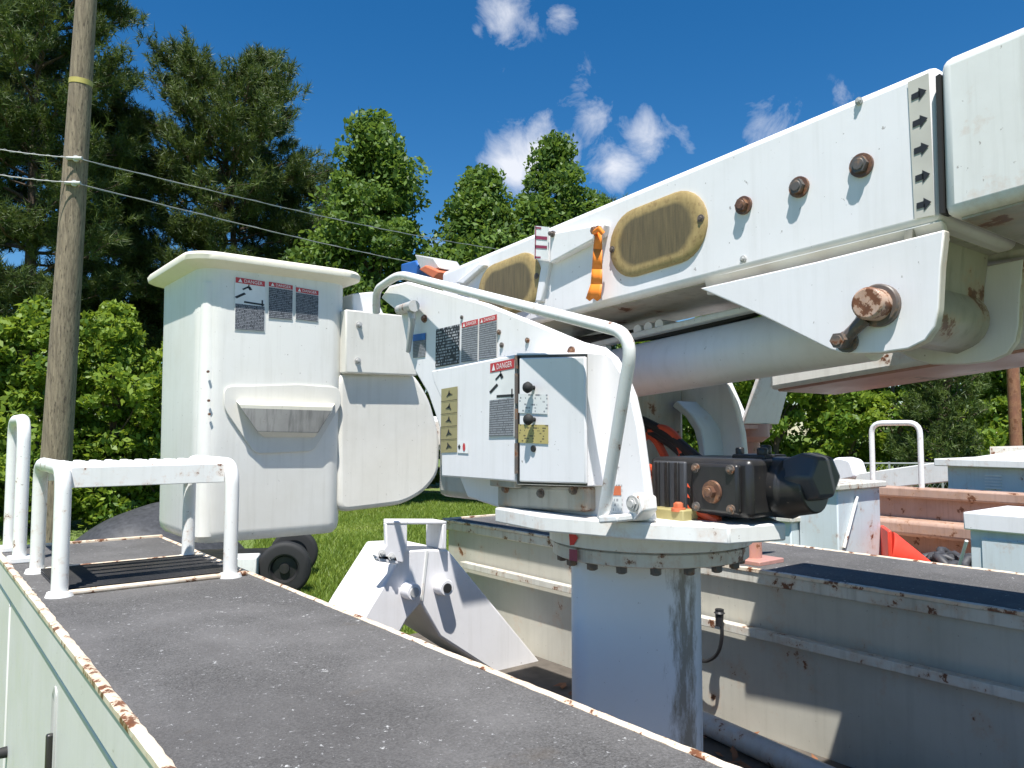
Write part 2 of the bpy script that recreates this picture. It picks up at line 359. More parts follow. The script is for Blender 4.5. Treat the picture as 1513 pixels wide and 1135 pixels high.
tt = sx.math('MULTIPLY', sx.math('SUBTRACT', sp_.outputs[0], sp_.outputs[1]), .7071)
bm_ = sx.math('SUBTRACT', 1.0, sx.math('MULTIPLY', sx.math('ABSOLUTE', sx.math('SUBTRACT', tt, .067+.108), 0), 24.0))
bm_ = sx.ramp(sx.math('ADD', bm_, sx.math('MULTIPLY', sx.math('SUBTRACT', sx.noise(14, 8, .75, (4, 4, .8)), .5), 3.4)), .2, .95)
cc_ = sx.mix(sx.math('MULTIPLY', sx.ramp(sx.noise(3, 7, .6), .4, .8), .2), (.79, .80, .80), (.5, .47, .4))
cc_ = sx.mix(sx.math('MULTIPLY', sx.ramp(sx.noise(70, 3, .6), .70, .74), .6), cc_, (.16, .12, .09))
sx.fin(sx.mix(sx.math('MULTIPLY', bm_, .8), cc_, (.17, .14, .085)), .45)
# bay floor, chassis, wheels
MB().box(.84, 2.14, -1.3, 3.2, 1.38, 1.44).build('bay_floor', 'floor_dark', truck, .003)
ch = MB().box(1.05, 1.15, -2.6, 3.1, 1.0, 1.379).box(1.83, 1.93, -2.6, 3.1, 1.0, 1.379).build('chassis_frame', 'black_paint', truck, .004)
def wheel(parent, c, r, w, out=(-1, 0, 0)):
    c = Vector(c); o = Vector(out); t = MB(); x, y = basis(o); n = 36
    prof = [(r*.58, w/2), (r*.86, w/2), (r*.95, w*.46), (r, w*.36), (r, -w*.36), (r*.95, -w*.46), (r*.86, -w/2), (r*.58, -w/2)]
    t.loft([[c+o*b+(x*math.cos(2*math.pi*k/n)+y*math.sin(2*math.pi*k/n))*a for k in range(n)] for a, b in prof], cap0=False, cap1=False)
    ty = t.build('wheel', 'rubber', parent)
    MB().loft([[c+o*b+(x*math.cos(2*math.pi*k/24)+y*math.sin(2*math.pi*k/24))*a for k in range(24)] for a, b in ((r*.6, -w*.4), (r*.6, w*.42), (r*.52, w*.42), (r*.45, w*.1), (r*.2, w*.12), (r*.18, w*.3))]).build('rim', 'black_paint', ty)
    return ty
for u, o in ((.45, (-1, 0, 0)), (2.53, (1, 0, 0))): wheel(truck, (u, 2.0, .48), .48, .28, o)
MB().cyl((.5, 2.0, .48), (2.5, 2.0, .48), .07).box(1.06, 1.14, 1.9, 2.1, .5, 1.02).box(1.84, 1.92, 1.9, 2.1, .5, 1.02).build('axle', 'black_paint', truck)
for u, o in ((.45, (-1, 0, 0)), (2.53, (1, 0, 0))): wheel(truck, (u, -2.3, .48), .48, .28, o)
MB().cyl((.5, -2.3, .48), (2.5, -2.3, .48), .07).box(1.06, 1.14, -2.4, -2.2, .5, 1.02).box(1.84, 1.92, -2.4, -2.2, .5, 1.02).build('axle', 'black_paint', truck)
# step over the recessed mesh on the near box
mb = MB().box(.358, .768, 2.385, 2.397, ZT+.282, ZT+.338).box(.358, .768, 2.783, 2.795, ZT+.282, ZT+.338)
for i in range(6):
    v0 = 2.40+i*.066; mb.box(.350, .772, v0, v0+.034, ZT+.325, ZT+.335)
    for k in range(9): mb.cyl((.385+k*.044, v0+.016, ZT+.334), (.385+k*.044, v0+.016, ZT+.346), .017, .011, 10)
step = mb.build('roof_step', 'tube_white', truck, .002)
for u in (.339, .785):
    st = MB().tube(fillet([(u, 2.37, ZT), (u, 2.37, ZT+.335), (u, 2.81, ZT+.335), (u, 2.81, ZT)], .06), .0205, 14)
    for v in (2.37, 2.81): st.cyl((u, v, ZT-.004), (u, v, ZT+.012), .036, .03, 16)
    st.build('step_leg', 'tube_white', step)
MB().box(.345, .80, 2.385, 2.79, ZT+.002, ZT+.006).build('mesh_panel', 'tarp', step)
mb = MB()
for k in range(22): mb.cyl((.35+k*.0205, 2.385, ZT+.009), (.35+k*.0205, 2.79, ZT+.009), .003, None, 6)
for k in range(19): mb.cyl((.345, 2.395+k*.0213, ZT+.013), (.80, 2.395+k*.0213, ZT+.013), .003, None, 6)
mb.build('wire_mesh', 'black_paint', step)
for v in (2.358, 2.80): MB().box(.335, .835, v, v+.016, ZT, ZT+.014).build('recess_bar', 'trim_rust', step, .005)
# upright grab rail at the end of the box
mb = MB().tube(fillet([(.318, 3.07, ZT), (.318, 3.07, ZT+.475), (.318, 3.38, ZT+.475), (.318, 3.38, ZT)], .07), .0205, 14)
for v in (3.07, 3.38): mb.box(.285, .352, v-.04, v+.04, ZT, ZT+.02)
mb.build('grab_rail', 'tube_white', truck, .004)
# angle iron, conduit pipe and cable on the inner wall of the far box
a, b = U(682, 835, 2.10), U(1513, 1016, 2.085); a.z = b.z = 1.772; b.y = -1.2
MB().box(2.092, 2.124, b.y, a.y, 1.768, 1.774).box(2.090, 2.096, b.y, a.y, 1.748, 1.774).build('angle_iron', 'white_rust', truck, .002)
mb = MB().tube(fillet([U(1063, 905, 2.075), U(1068, 935, 2.07), U(1062, 968, 2.075), U(1040, 980, 2.09), U(1020, 966, 2.11)], .04), .006, 8)
mb.cyl(U(1063, 900, 2.07), U(1063, 925, 2.07), .014, .012, 10).cyl(U(1063, 906, 2.07), U(1063, 900, 2.07), .018, .008, 10).build('cable', 'hose_black', truck)
p0, p1 = Z(1031, 1064, 1.475), Z(1200, 1140, 1.475); d = (p1-p0).normalized(); MB().tube([p0-d*.6, p1+d*.9], .033, 18).build('conduit_pipe', 'galv', truck)
# pedestal column
c0 = Vector((1.457, 1.362, 0)); rot = Matrix.Rotation(math.radians(45), 3, 'Z')
def colring(z, h=.152, r=.045): return [c0+rot @ (p-Vector((0, 0, z)))+Vector((0, 0, z)) for p in rrect(0, 0, h, h, r, z)]
ped = MB().loft([colring(1.44), colring(2.095)]).build('pedestal', 'pedestal', truck)
mb = MB().loft([colring(1.441, .20, .05), colring(1.47, .20, .05)]).build('base_plate', 'white_worn', ped, .005)
RC = Vector((1.462, 1.315, 0))
def ringz(r, z, n=56): return [RC+Vector((r*math.cos(2*math.pi*k/n), r*math.sin(2*math.pi*k/n), z)) for k in range(n)]
MB().loft([ringz(.232, 2.085), ringz(.238, 2.088), ringz(.238, 2.114), ringz(.233, 2.117)]).build('bearing_ring', 'white_rust', ped)
for k in range(18):
    a = 2*math.pi*k/18+.1; p = RC+Vector((.216*math.cos(a), .216*math.sin(a), 2.088)); mb = MB(); hexbolt(mb, p, (0, 0, -1), .013, .018); mb.build('ring_bolt', 'bolt_dark', ped, smooth=30)
# turret
TZ = 2.20
skirt = MB().loft([ringz(.235, 2.118), ringz(.246, 2.121), ringz(.246, 2.163), ringz(.235, 2.166)]).build('turret', 'white_worn', truck)
front = [Z(731, 750, TZ), Z(800, 762, TZ), Z(935, 772, TZ), Z(1077, 778, TZ), Z(1161, 773, TZ)]
poly = [Vector((p.x, p.y, TZ)) for p in front]+[Vector(p) for p in ((1.46, .965, TZ), (1.62, 1.06, TZ), (1.80, 1.2, TZ), (1.84, 1.5, TZ))]
MB().prism(poly, (0, 0, -.035)).build('turntable_plate', 'white_worn', skirt, .004)
ap = [RC+Vector((.2632*math.cos(a), .2632*math.sin(a), 0)) for a in [math.radians(t) for t in (188, 192, 196, 200)]]
def onskirt(x, y):
    d = ray(x, y); A = d.x**2+d.y**2; B = -2*(d.x*RC.x+d.y*RC.y); Cc = RC.x**2+RC.y**2-.2485**2; t = (-B-math.sqrt(max(0, B*B-4*A*Cc)))/(2*A); return CAM+d*t
MB().add([onskirt(840, 782), onskirt(847, 784), onskirt(854, 795), onskirt(848, 805), onskirt(842, 806)], [(0, 1, 2, 3, 4)]).build('red_arrow', 'red', skirt, smooth=0, fix=False)
MB().add([onskirt(841, 811)+Vector((0, 0, .0)), onskirt(853, 813), onskirt(853, 830), onskirt(841, 828)], [(0, 1, 2, 3)]).build('red_mark', 'maroon', skirt, smooth=0, fix=False)
PL = 1.19
plate = PU([(562, 440), (575, 422), (600, 416), (716, 448), (799, 481), (856, 505), (888, 513), (905, 527), (920, 552), (933, 585), (943, 630), (951, 690), (962, 772), (880, 768), (740, 752), (690, 735), (668, 680), (652, 640), (632, 582), (612, 548), (603, 522), (592, 465)], PL)
sp = MB().prism(plate, (.022, 0, 0)).build('side_plate', 'white', skirt, .006)
arch = PU([(905, 600), (985, 560), (1075, 566), (1088, 605), (1096, 640), (1102, 700), (1104, 760), (1040, 760), (1040, 680), (1036, 640), (1026, 620), (1005, 600), (985, 596), (965, 606), (955, 640), (952, 760), (915, 760)], 1.74)
MB().prism(arch, (.022, 0, 0)).build('far_side_plate', 'white_worn', skirt, .005)
MB().prism(PU([(1000, 592), (1022, 612), (1036, 634), (1041, 662), (1042, 700), (1034, 700), (1031, 660), (1025, 636), (1012, 616), (992, 600)], 1.66), (.085, 0, 0)).build('arch_flange', 'bluewhite', skirt, .004)
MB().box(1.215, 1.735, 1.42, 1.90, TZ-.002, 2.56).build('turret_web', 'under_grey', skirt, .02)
mb = MB()
for (pts, r, m) in (([(940, 618), (985, 640), (1045, 690)], .014, 0), ([(945, 632), (990, 652), (1040, 705)], .012, 0), ([(940, 655), (975, 628), (1005, 650), (1012, 700)], .012, 1), ([(930, 640), (965, 640), (990, 690)], .011, 1)):
    mb = MB().tube(fillet(PU(pts, 1.56), .12), r, 10); mb.build('hydraulic_hose', ['hose_red' if m else 'hose_black'], skirt)
for k in range(4):
    a = U(945, 688+k*13, 1.36); b = U(985, 700+k*15, 1.30); MB().tube(fillet([a+Vector((.05, .2, .05)), a, b, b+Vector((.02, -.12, -.05))], .05), .0105, 10).build('orange_hose', 'hose_red', skirt)
# control cabinet and shield
CU = 1.128
MB().prism(PU([(637, 548), (760, 524), (761, 712), (652, 704), (652, 590), (641, 566)], CU), (.012, 0, 0)).build('panel_shield', 'white', skirt, .004)
cq = PU([(764, 714), (865, 716), (865, 524), (764, 525)], CU-.006)
cab = MB().prism(PU([(763, 716), (866, 719), (866, 521), (763, 522)], CU+.004), (.075, 0, 0)).build('cabinet', 'white', skirt, .002)
MB().prism(PU([(764, 715), (866, 718), (866, 523), (764, 525)], CU-.001), (.004, 0, 0)).build('door_gasket', 'black_paint', skirt)
MB().prism(PU([(767, 712), (865, 715), (864, 527), (767, 529)], CU-.008), (.008, 0, 0)).build('cabinet_door', 'white', skirt, .003)
MB().prism(PU([(764, 718), (864, 720), (864, 757), (734, 750), (734, 716)], CU+.03), (.06, 0, 0)).build('cabinet_base', 'under_grey', skirt, .008)
MB().box(PL-.05, PL+.005, U(740, 620, PL).y-.12, U(740, 620, PL).y-.02, 2.25, 2.45).build('shield_bracket', 'under_grey', skirt, .003)
for (y0, y1) in ((525, 545), (552, 596), (604, 648), (655, 700)): MB().cyl(U(763, y0, CU-.004), U(763, y1, CU-.004), .0045, None, 8).build('hinge', 'bolt_dark', skirt)
for (x, y) in ((748, 722), (848, 724), (800, 729)): mb = MB(); hexbolt(mb, U(x, y, CU+.03), (-1, 0, 0), .008, .01); mb.build('base_bolt', 'bolt_dark', skirt)
kn = []
for (x, y) in ((789, 573), (790, 620)):
    p = U(x, y, CU-.008); mb = MB().tube([p, p+Vector((-.010, 0, 0)), p+Vector((-.011, 0, 0)), p+Vector((-.019, 0, 0)), p+Vector((-.026, 0, 0)), p+Vector((-.029, 0, 0))], [.005, .005, .010, .0135, .010, .003], 16); mb.build('control_knob', 'rubber', skirt, smooth=60)
p = U(789, 663, CU-.008); MB().cyl(p+Vector((.004, 0, 0)), p+Vector((-.004, 0, 0)), .0075, None, 16).build('key_switch', 'rubber', skirt)
def label_u(name, q, u, mats, parent, inset=None):
    q = [p+Vector((-.002, 0, 0)) for p in PU(q, u)]; mb = MB(); mb.quad(q, 0)
    if inset: mb.quad([p+Vector((-.0008, 0, 0)) for p in sub(q, *inset)], 1)
    return mb.build(name, mats, parent, smooth=0)
label_u('control_label', [(767, 610), (810, 612), (810, 583), (767, 582)], CU-.008, ['print_white'], skirt)
label_u('control_label', [(767, 654), (811, 656), (811, 628), (767, 627)], CU-.008, ['print_yellow'], skirt)
sq = PU([(652, 669), (676, 668), (677, 571), (653, 575)], CU); mb = MB(); q = [p+Vector((-.002, 0, 0)) for p in sq]; mb.quad(q, 0)
for k in range(5):
    for j in range(3):
        a = math.radians(90+120*j+rnd.uniform(-25, 25)); ce = Vector((.5, .1+.2*k)); e = ce+Vector((math.cos(a)*.26, math.sin(a)*.065)); w = Vector((-math.sin(a)*.07, math.cos(a)*.018))
        mb.add([lerp4(q, *(ce-w))+Vector((-.001, 0, 0)), lerp4(q, *(ce+w))+Vector((-.001, 0, 0)), lerp4(q, *e)+Vector((-.001, 0, 0))], [(0, 1, 2)], 1)
    if k: mb.quad([p+Vector((-.001, 0, 0)) for p in sub(q, 0, 1, .2*k-.004, .2*k+.004)], 1)
mb.build('symbol_strip', ['yellow_block', 'label_black'], skirt, smooth=0)
q = [p+Vector((-.002, 0, 0)) for p in PU([(677, 669), (693, 670), (693, 652), (677, 651)], CU)]; mb = MB(); mb.quad(q, 0)
rp = lerp4(q, .62, .5); mb.add([rp+Vector((-.001, .006*math.cos(t), .0105*math.sin(t))) for t in [math.pi*2*k/14 for k in range(14)]], [tuple(range(14))], 1)
rp = lerp4(q, .18, .5); mb.add([rp+Vector((-.001, a, b)) for a, b in ((-.006, 0), (0, -.007), (.006, 0), (0, .007))], [(0, 1, 2, 3)], 2); mb.build('stop_symbol', ['label_white', 'label_red', 'label_black'], skirt, smooth=0)
danger_label(PU([(723, 646), (761, 645), (762, 529), (725, 537)], CU), (-1, 0, 0), skirt, .13, .36, 4)
danger_label(PU([(682, 536), (707, 533), (708, 471), (683, 477)], PL), (-1, 0, 0), skirt, .14, 0, 4)
danger_label(PU([(708, 531), (735, 528), (736, 464), (709, 471)], PL), (-1, 0, 0), skirt, .14, 0, 4)
label_u('information_label', [(644, 543), (679, 537), (680, 479), (645, 487)], PL, ['print_black'], skirt)
label_u('notice_label', [(611, 529), (629, 527), (630, 492), (611, 495)], PL, ['print_grey', 'label_blue'], skirt, (0, 1, .72, 1))
label_u('inspection_tag', [(905, 758), (921, 758), (920, 716), (907, 716)], PL, ['print_white', 'orange_bolt'], skirt, (.1, .9, .62, .95))
for (x, y, r) in ((628, 471, .009), (845, 519, .008), (683, 469, .004), (738, 491, .005), (742, 510, .005), (780, 503, .005)):
    p = U(x, y, PL); mb = MB(); hexbolt(mb, p, (-1, 0, 0), r, r); mb.build('plate_bolt', 'bolt_rust' if r > .006 else 'bolt_dark', skirt)
# grab handle on the turret
hp = [U(556, 462, PL+.005), U(557, 430, PL-.02), U(592, 406, PL-.03), U(926, 492, 1.065), U(936, 520, 1.06), U(891, 764, 1.12)]
mb = MB().tube(fillet([hp[0], U(556, 428, PL-.015), U(590, 405, PL-.03), U(936, 494, 1.065), U(891, 766, 1.12)], .06, 7), .0125, 14); mb.build('grab_handle', 'tube_white', skirt)
mb = MB().prism(PU([(882, 764), (886, 772), (938, 770), (950, 755), (948, 735), (935, 728), (928, 758), (905, 764)], 1.15), (.045, 0, 0)); mb.prism(PU([(883, 762), (884, 774), (912, 772), (912, 761)], 1.105), (.05, 0, 0)); mb.build('handle_foot', 'tube_white', skirt, .004)
mb = MB(); hexbolt(mb, U(936, 744, 1.15), (-1, 0, 0), .012, .008); mb.build('foot_bolt', 'steel', skirt)
# latch
a, b = U(607, 452, 1.16), U(603, 520, 1.17)
MB().tube([a, U(609, 470, 1.155), b], [.014, .011, .007], 12).cyl(U(590, 458, 1.18), U(612, 452, 1.15), .015, .017, 14).build('latch_lever', 'galv', skirt)
# rotation drive
g = MB().box(1.30, 1.52, .905, 1.165, TZ+.012, TZ+.128).build('rotation_drive', 'black_paint', truck, .012)
MB().box(1.285, 1.302, .925, 1.04, TZ+.02, TZ+.118).build('drive_cover', 'black_paint', g, .006)
MB().box(1.293, 1.303, 1.06, 1.15, TZ+.018, TZ+.12).build('drive_side', 'motor_grey', g, .004)
for a in range(3): MB().box(1.287, 1.295, 1.075+a*.027, 1.085+a*.027, TZ+.02, TZ+.118).build('cooling_rib', 'black_paint', g, .002)
for (v, z) in ((.94, .03), (.94, .108), (1.025, .03), (1.025, .108)): mb = MB(); hexbolt(mb, (1.285, v, TZ+z), (-1, 0, 0), .007, .006); mb.build('cover_bolt', 'bolt_dark', g)
mb = MB(); hexbolt(mb, (1.285, .985, TZ+.062), (-1, 0, 0), .013, .016); mb.cyl((1.287, .985, TZ+.062), (1.28, .985, TZ+.062), .024, .022, 20); mb.build('drive_plug', 'bolt_rust', g)
MB().tube([(1.41, .93, TZ+.07), (1.41, .885, TZ+.07), (1.41, .88, TZ+.07), (1.41, .835, TZ+.075)], [.062, .062, .056, .052], 24).build('drive_motor', 'black_paint', g, .004)
MB().tube([(1.41, .88, TZ+.085), (1.405, .835, TZ+.095), (1.40, .805, TZ+.095)], [.05, .054, .044], 6).build('motor_cap', 'motor_grey', g, .006)
MB().box(1.37, 1.45, .92, 1.0, TZ+.124, TZ+.136).cyl((1.385, .935, TZ+.13), (1.385, .935, TZ+.15), .012, None, 8).cyl((1.42, .95, TZ+.13), (1.42, .95, TZ+.155), .012, None, 8).cyl((1.40, 1.0, TZ+.12), (1.40, 1.0, TZ+.15), .010, None, 8).build('port_block', 'black_paint', g, .004)
MB().box(1.26, 1.31, 1.04, 1.15, TZ-.005, TZ+.022).build('stop_block', 'yellow_block', g, .003)
mb = MB(); hexbolt(mb, (1.27, 1.06, TZ+.021), (0, 0, 1), .011, .014); mb.build('stop_bolt', 'orange_bolt', g)
# ---- boom
BU = 1.29
bp = PU([(652, 402), (1384, 93), (1391, 326), (652, 512)], BU); BD = (bp[0]-bp[1]).normalized()
boom = MB().prism(bp, (.33, 0, 0)).build('lower_boom', 'white', truck, .014, seg=3)
ob = PU([(1386, 88), (1600, 4), (1600, 262), (1393, 322)], BU-.014); oe = PU([(1386, 88), (1393, 322)], BU-.014)
# outer section: same slope continued out of frame
A0, A1 = U(1386, 88, BU-.014), U(1393, 323, BU-.014); ext = -BD*2.2
MB().prism([A0, A0+ext, A1+ext, A1], (.63, 0, 0)).build('outer_boom_section', 'white_worn', boom, .018, seg=3)
MB().prism([A0+Vector((.004, .000, -.022)), A0+Vector((.004, .0065, -.024)), A1+Vector((.004, .0065, .010)), A1+Vector((.004, .000, .010))], (.03, 0, 0)).build('section_seal', 'rubber', boom)
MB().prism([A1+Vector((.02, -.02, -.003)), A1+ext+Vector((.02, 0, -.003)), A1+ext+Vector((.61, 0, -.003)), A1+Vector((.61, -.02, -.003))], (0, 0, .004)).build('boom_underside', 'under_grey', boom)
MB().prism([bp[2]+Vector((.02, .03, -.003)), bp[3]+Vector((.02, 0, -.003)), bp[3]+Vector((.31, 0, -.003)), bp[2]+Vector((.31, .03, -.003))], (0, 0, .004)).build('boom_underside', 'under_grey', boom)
UP = BD.cross(Vector((1, 0, 0))).normalized(); UP = UP if UP.z > 0 else -UP
def stadium(c, hl, hh, u, n=14):
    out = []
    for sgn in (1, -1):
        for k in range(n+1):
            a = math.radians(-90+180*k/n); p = BD*sgn*((hl-hh)+hh*math.cos(a))+UP*sgn*hh*math.sin(a); out.append(Vector((u, c.y+p.y, c.z+p.z)))
    return out
for (x, y) in ((970, 348), (752, 424)):
    c = U(x, y, BU)
    prof = ((.140, .078, .002, 0), (.140, .078, -.004, 0), (.134, .072, -.008, 0), (.118, .062, -.0085, .15), (.098, .050, -.009, .75), (.07, .036, -.0095, 1), (.03, .012, -.01, 1))
    cv = MB().loft([stadium(c, a, b, BU+d) for a, b, d, h in prof]).build('access_cover', 'amber', boom, smooth=50)
    at = cv.data.attributes.new('hole', 'FLOAT', 'POINT'); at.data.foreach_set('value', [h for a, b, d, h in prof for k in range(30)])
    for sgn in (1, -1):
        p = c+BD*sgn*.128; mb = MB(); hexbolt(mb, (BU-.006, p.y, p.z), (-1, 0, 0), .006, .005); mb.build('cover_screw', 'bolt_dark', boom)
for (x, y, m, r) in ((1100, 304, 'bolt_rust', .0135), (1182, 277, 'bolt_dark', .0145), (1274, 245, 'bolt_dark', .0155)):
    p = U(x, y, BU); mb = MB(); hexbolt(mb, p, (-1, 0, 0), r, .015); mb.build('boom_bolt', m, boom); mb = MB().cyl(p+Vector((.002, 0, 0)), p+Vector((-.006, 0, 0)), r*1.35, None, 20); mb.build('bolt_washer', 'bolt_rust', boom)
for (x, y) in ((1099, 383), (1270, 150)): mb = MB(); hexbolt(mb, U(x, y, BU), (-1, 0, 0), .005, .006); mb.build('grease_fitting', 'steel', boom)
q = PU([(1352, 324), (1382, 318), (1373, 108), (1342, 122)], BU-.0005); mb = MB(); q = [p+Vector((-.002, 0, 0)) for p in q]; mb.quad(q, 0)
for k in range(5):
    t = .09+k*.197; n_ = Vector((-.001, 0, 0))
    for shp in ([(.15, -.022), (.55, -.022), (.55, .022), (.15, .022)], [(.50, -.046), (.88, 0), (.50, .046)]): mb.add([lerp4(q, a, t+b+(a-.5)*.012)+n_ for a, b in shp], [tuple(range(len(shp)))], 1)
mb.build('arrow_strip', ['label_tan', 'label_black'], boom, smooth=0)
# small plate, label and stiffener on the boom's side
mb = MB().prism(PU([(812, 345), (892, 330), (888, 348), (812, 389)], BU-.022), (.024, 0, 0)).prism(PU([(800, 386), (812, 386), (800, 446), (790, 446)], BU-.012), (.014, 0, 0)).build('side_bracket', 'white', boom, .004)
q = [p+Vector((-.003, 0, 0)) for p in PU([(791, 383), (811, 384), (812, 336), (792, 334)], BU-.024)]; mb = MB(); mb.prism(q, (.003, 0, 0)); mb.quad([p+Vector((-.001, 0, 0)) for p in q], 0)
for a, b, c_, d_ in ((.05, .12, 0, 1), (.05, .95, .33, .42), (.05, .95, .60, .70), (.05, .5, .03, .08), (.05, .5, .92, .97)): mb.quad([p+Vector((-.002, 0, 0)) for p in sub(q, a, b, c_, d_)], 1)
mb.build('height_label', ['label_white', 'maroon'], boom, smooth=0)
MB().prism(PU([(672, 418), (708, 388), (716, 391), (684, 420)], BU-.016), (.018, 0, 0)).build('stiffener', 'white', boom, .004)
mb = MB(); hexbolt(mb, U(884, 342, BU-.022), (-1, 0, 0), .010, .018); mb.build('ribbon_bolt', 'bolt_rust', boom)
mb = MB(); hexbolt(mb, U(817, 346, BU-.022), (-1, 0, 0), .006, .012); mb.build('bracket_bolt', 'bolt_dark', boom)
# boom end fittings (blue valve, grey cap, orange block)
MB().prism(PU([(640, 412), (650, 402), (628, 392), (618, 398)], 1.36), (.16, 0, 0)).build('end_block', 'orange_bolt', boom, .004)
MB().prism(PU([(612, 376), (640, 381), (650, 397), (622, 400)], 1.38), (.10, 0, 0)).build('end_cap', 'galv', boom, .004)
MB().prism(PU([(592, 390), (614, 384), (622, 398), (618, 408), (592, 408)], 1.40), (.10, 0, 0)).build('end_valve', 'blue', boom, .006)
mb = MB(); a0, a1, b0, b1 = U(1040, 411, BU+.003), U(1391, 325, BU+.003), U(1044, 436, BU+.034), U(1398, 354, BU+.034)
mb.prism([a0, a1, b1, b0], (.02, 0, 0)).build('bracket_flange', 'white', boom, .003)
for k in range(3): MB().tube(fillet([U(850, 505, 1.44+k*.05), U(930, 500-k*3, 1.44+k*.05), U(1030, 486, 1.46+k*.05), U(1180, 440, 1.46+k*.05)], .2), .013, 8).build('boom_hose', 'hose_black', boom)
MB().box(1.60, 1.86, .50, .80, CAM.z+.325, CAM.z+.47).build('section_collar', 'under_grey', boom, .012)
# cylinder bracket and pin
def bracket(poly, th):
    mb = MB().prism(poly, (th, 0, 0)); mb.m = [0, 0]+[1]*(len(mb.f)-2); return mb.build('cylinder_bracket', ['white', 'white_rust'], boom, .003)
BO = [(1033, 426), (1200, 388), (1396, 339), (1390, 395), (1387, 455), (1382, 482), (1368, 503), (1342, 516), (1300, 522), (1246, 523), (1226, 517), (1180, 494), (1128, 468)]
bracket(PU(BO, BU-.018), .022)
fb = [Vector((1.60, p.y, p.z)) for p in PU(BO, BU-.018)]
bracket(fb, .022)
# curved web joining the two bracket cheeks on their outer end
wb = [Vector((BU+.002, p.y+.055, p.z+.012)) for p in PU([(1393, 336), (1386, 395), (1383, 452), (1377, 480), (1362, 500), (1340, 511)], BU-.018)]
mb = MB()
for i in range(len(wb)-1):
    a, b = wb[i], wb[i+1]; mb.prism([a, b, b+Vector((0, .012, .004)), a+Vector((0, .012, 0))], (1.60-BU-.004, 0, 0))
mb.build('bracket_web', 'under_grey', boom, smooth=50)
pc = U(1300, 452, BU-.018)
MB().cyl(pc+Vector((.36, 0, 0)), pc+Vector((-.012, 0, 0)), .036, None, 28).build('pin_collar', 'bolt_dark', boom, .003)
MB().cyl(pc+Vector((.3, 0, 0)), pc+Vector((-.045, 0, 0)), .028, .027, 28).build('pivot_pin', 'pin_rust', boom, .004)
a = U(1283, 472, BU-.022); b = U(1252, 505, BU-.022)
mb = MB().tube([a+Vector((-.012, 0, 0)), (a+b)/2+Vector((-.014, 0, 0)), b+Vector((-.012, 0, 0))], [.012, .010, .012], 10); hexbolt(mb, b, (-1, 0, 0), .014, .034); mb.build('pin_keeper', 'bolt_dark', boom)
# lift cylinder
c1 = Vector((1.455, pc.y, pc.z)); c2 = U(1000, 537, 1.455); dd = (c2-c1).normalized()
lc = MB().tube([c1+dd*.02, c1+dd*.10, c1+dd*.11, c2+dd*.62], [.05, .05, .066, .066], 32).build('lift_cylinder', 'white', truck)
MB().cyl(c1+Vector((-.12, 0, 0)), c1+Vector((.12, 0, 0)), .055, None, 28).build('cylinder_eye', 'under_grey', lc)
MB().bar(c1+dd*.22+Vector((-.03, 0, .082)), c2+dd*.25+Vector((-.03, 0, .082)), .03, .014).build('cylinder_rail', 'white_worn', lc, .003)
MB().bar(c1+dd*.25+Vector((-.03, 0, .07)), c1+dd*.28+Vector((-.03, 0, .07)), .02, .03).bar(c2+dd*.2+Vector((-.03, 0, .07)), c2+dd*.23+Vector((-.03, 0, .07)), .02, .03).build('rail_clip', 'white_worn', lc)
for k in range(3):
    p = c2+dd*(.02+k*.035)+Vector((-.02, 0, .094)); MB().cyl(p+Vector((-.02, 0, 0)), p+Vector((.05, 0, 0)), .013, None, 14).build('rail_roller', 'white', lc)
# ---- bucket
bx, by, hx, hy = 1.165, 3.30, .302, .302; zb, zt = 1.962, 3.055
R_ = lambda o, z, r=.085: rrect(bx, by, hx+o, hy+o, max(.02, r+o), z, 8)
bk = MB().loft([R_(-.06, zb), R_(-.025, zb+.004), R_(-.008, zb+.022), R_(-.002, zb+.05), R_(.004, zt-.02), R_(-.012, zt-.02), R_(-.02, zb+.06), R_(-.05, zb+.04)]).build('bucket', 'fiberglass', truck, smooth=40)
MB().loft([R_(-.006, zt-.05), R_(.006, zt-.045), R_(.048, zt-.030, .05), R_(.060, zt-.024, .045), R_(.064, zt-.006, .045), R_(.056, zt+.006, .05), R_(-.005, zt+.014), R_(-.012, zt+.004)], cap0=False, cap1=False).build('bucket_lip', 'fiber_lip', bk, smooth=50)
cr = MB().loft([[Vector((bx-hx+.046, by-hy+.046, 0))+Vector((.038*math.cos(t), .038*math.sin(t), z)) for t in [2*math.pi*k/20 for k in range(20)]] for z in (zb+.03, zt-.10)]).build('corner_rib', 'fiberglass', bk, smooth=50)
FV = by-hy
fr = fillet(PV([(440, 569), (330, 571), (330, 604), (376, 671), (462, 667), (504, 596), (500, 572), (440, 569)], FV-.002), .03)
MB().prism(fr, (0, -.009, 0)).build('pocket_frame', 'fiber_dull', bk, .004)
tl, tr_, bl, br = V(353, 597, FV-.058), V(492, 601, FV-.058), V(390, 647, FV-.010), V(464, 647, FV-.010)
tl2, tr2 = V(355, 603, FV-.057), V(490, 607, FV-.057); wl, wr = V(348, 592, FV-.004), V(496, 596, FV-.004); ml, mr = V(380, 638, FV-.046), V(470, 640, FV-.046)
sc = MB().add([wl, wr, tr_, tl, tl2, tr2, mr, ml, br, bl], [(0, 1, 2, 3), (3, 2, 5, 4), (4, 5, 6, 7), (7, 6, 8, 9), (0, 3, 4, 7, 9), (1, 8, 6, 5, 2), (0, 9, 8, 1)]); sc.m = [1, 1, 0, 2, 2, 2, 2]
sc.build('step_pocket', ['scoop', 'fiber_lip', 'fiber_dull'], bk, .003)
for (x, y) in ((308, 549), (309, 592), (310, 612)): p = V(x, y, FV-.012); MB().cyl(p+Vector((0, .01, 0)), p+Vector((0, .0015, 0)), .005, None, 10).build('drain_plug', 'bolt_rust', bk)
NV = (0, -1, 0)
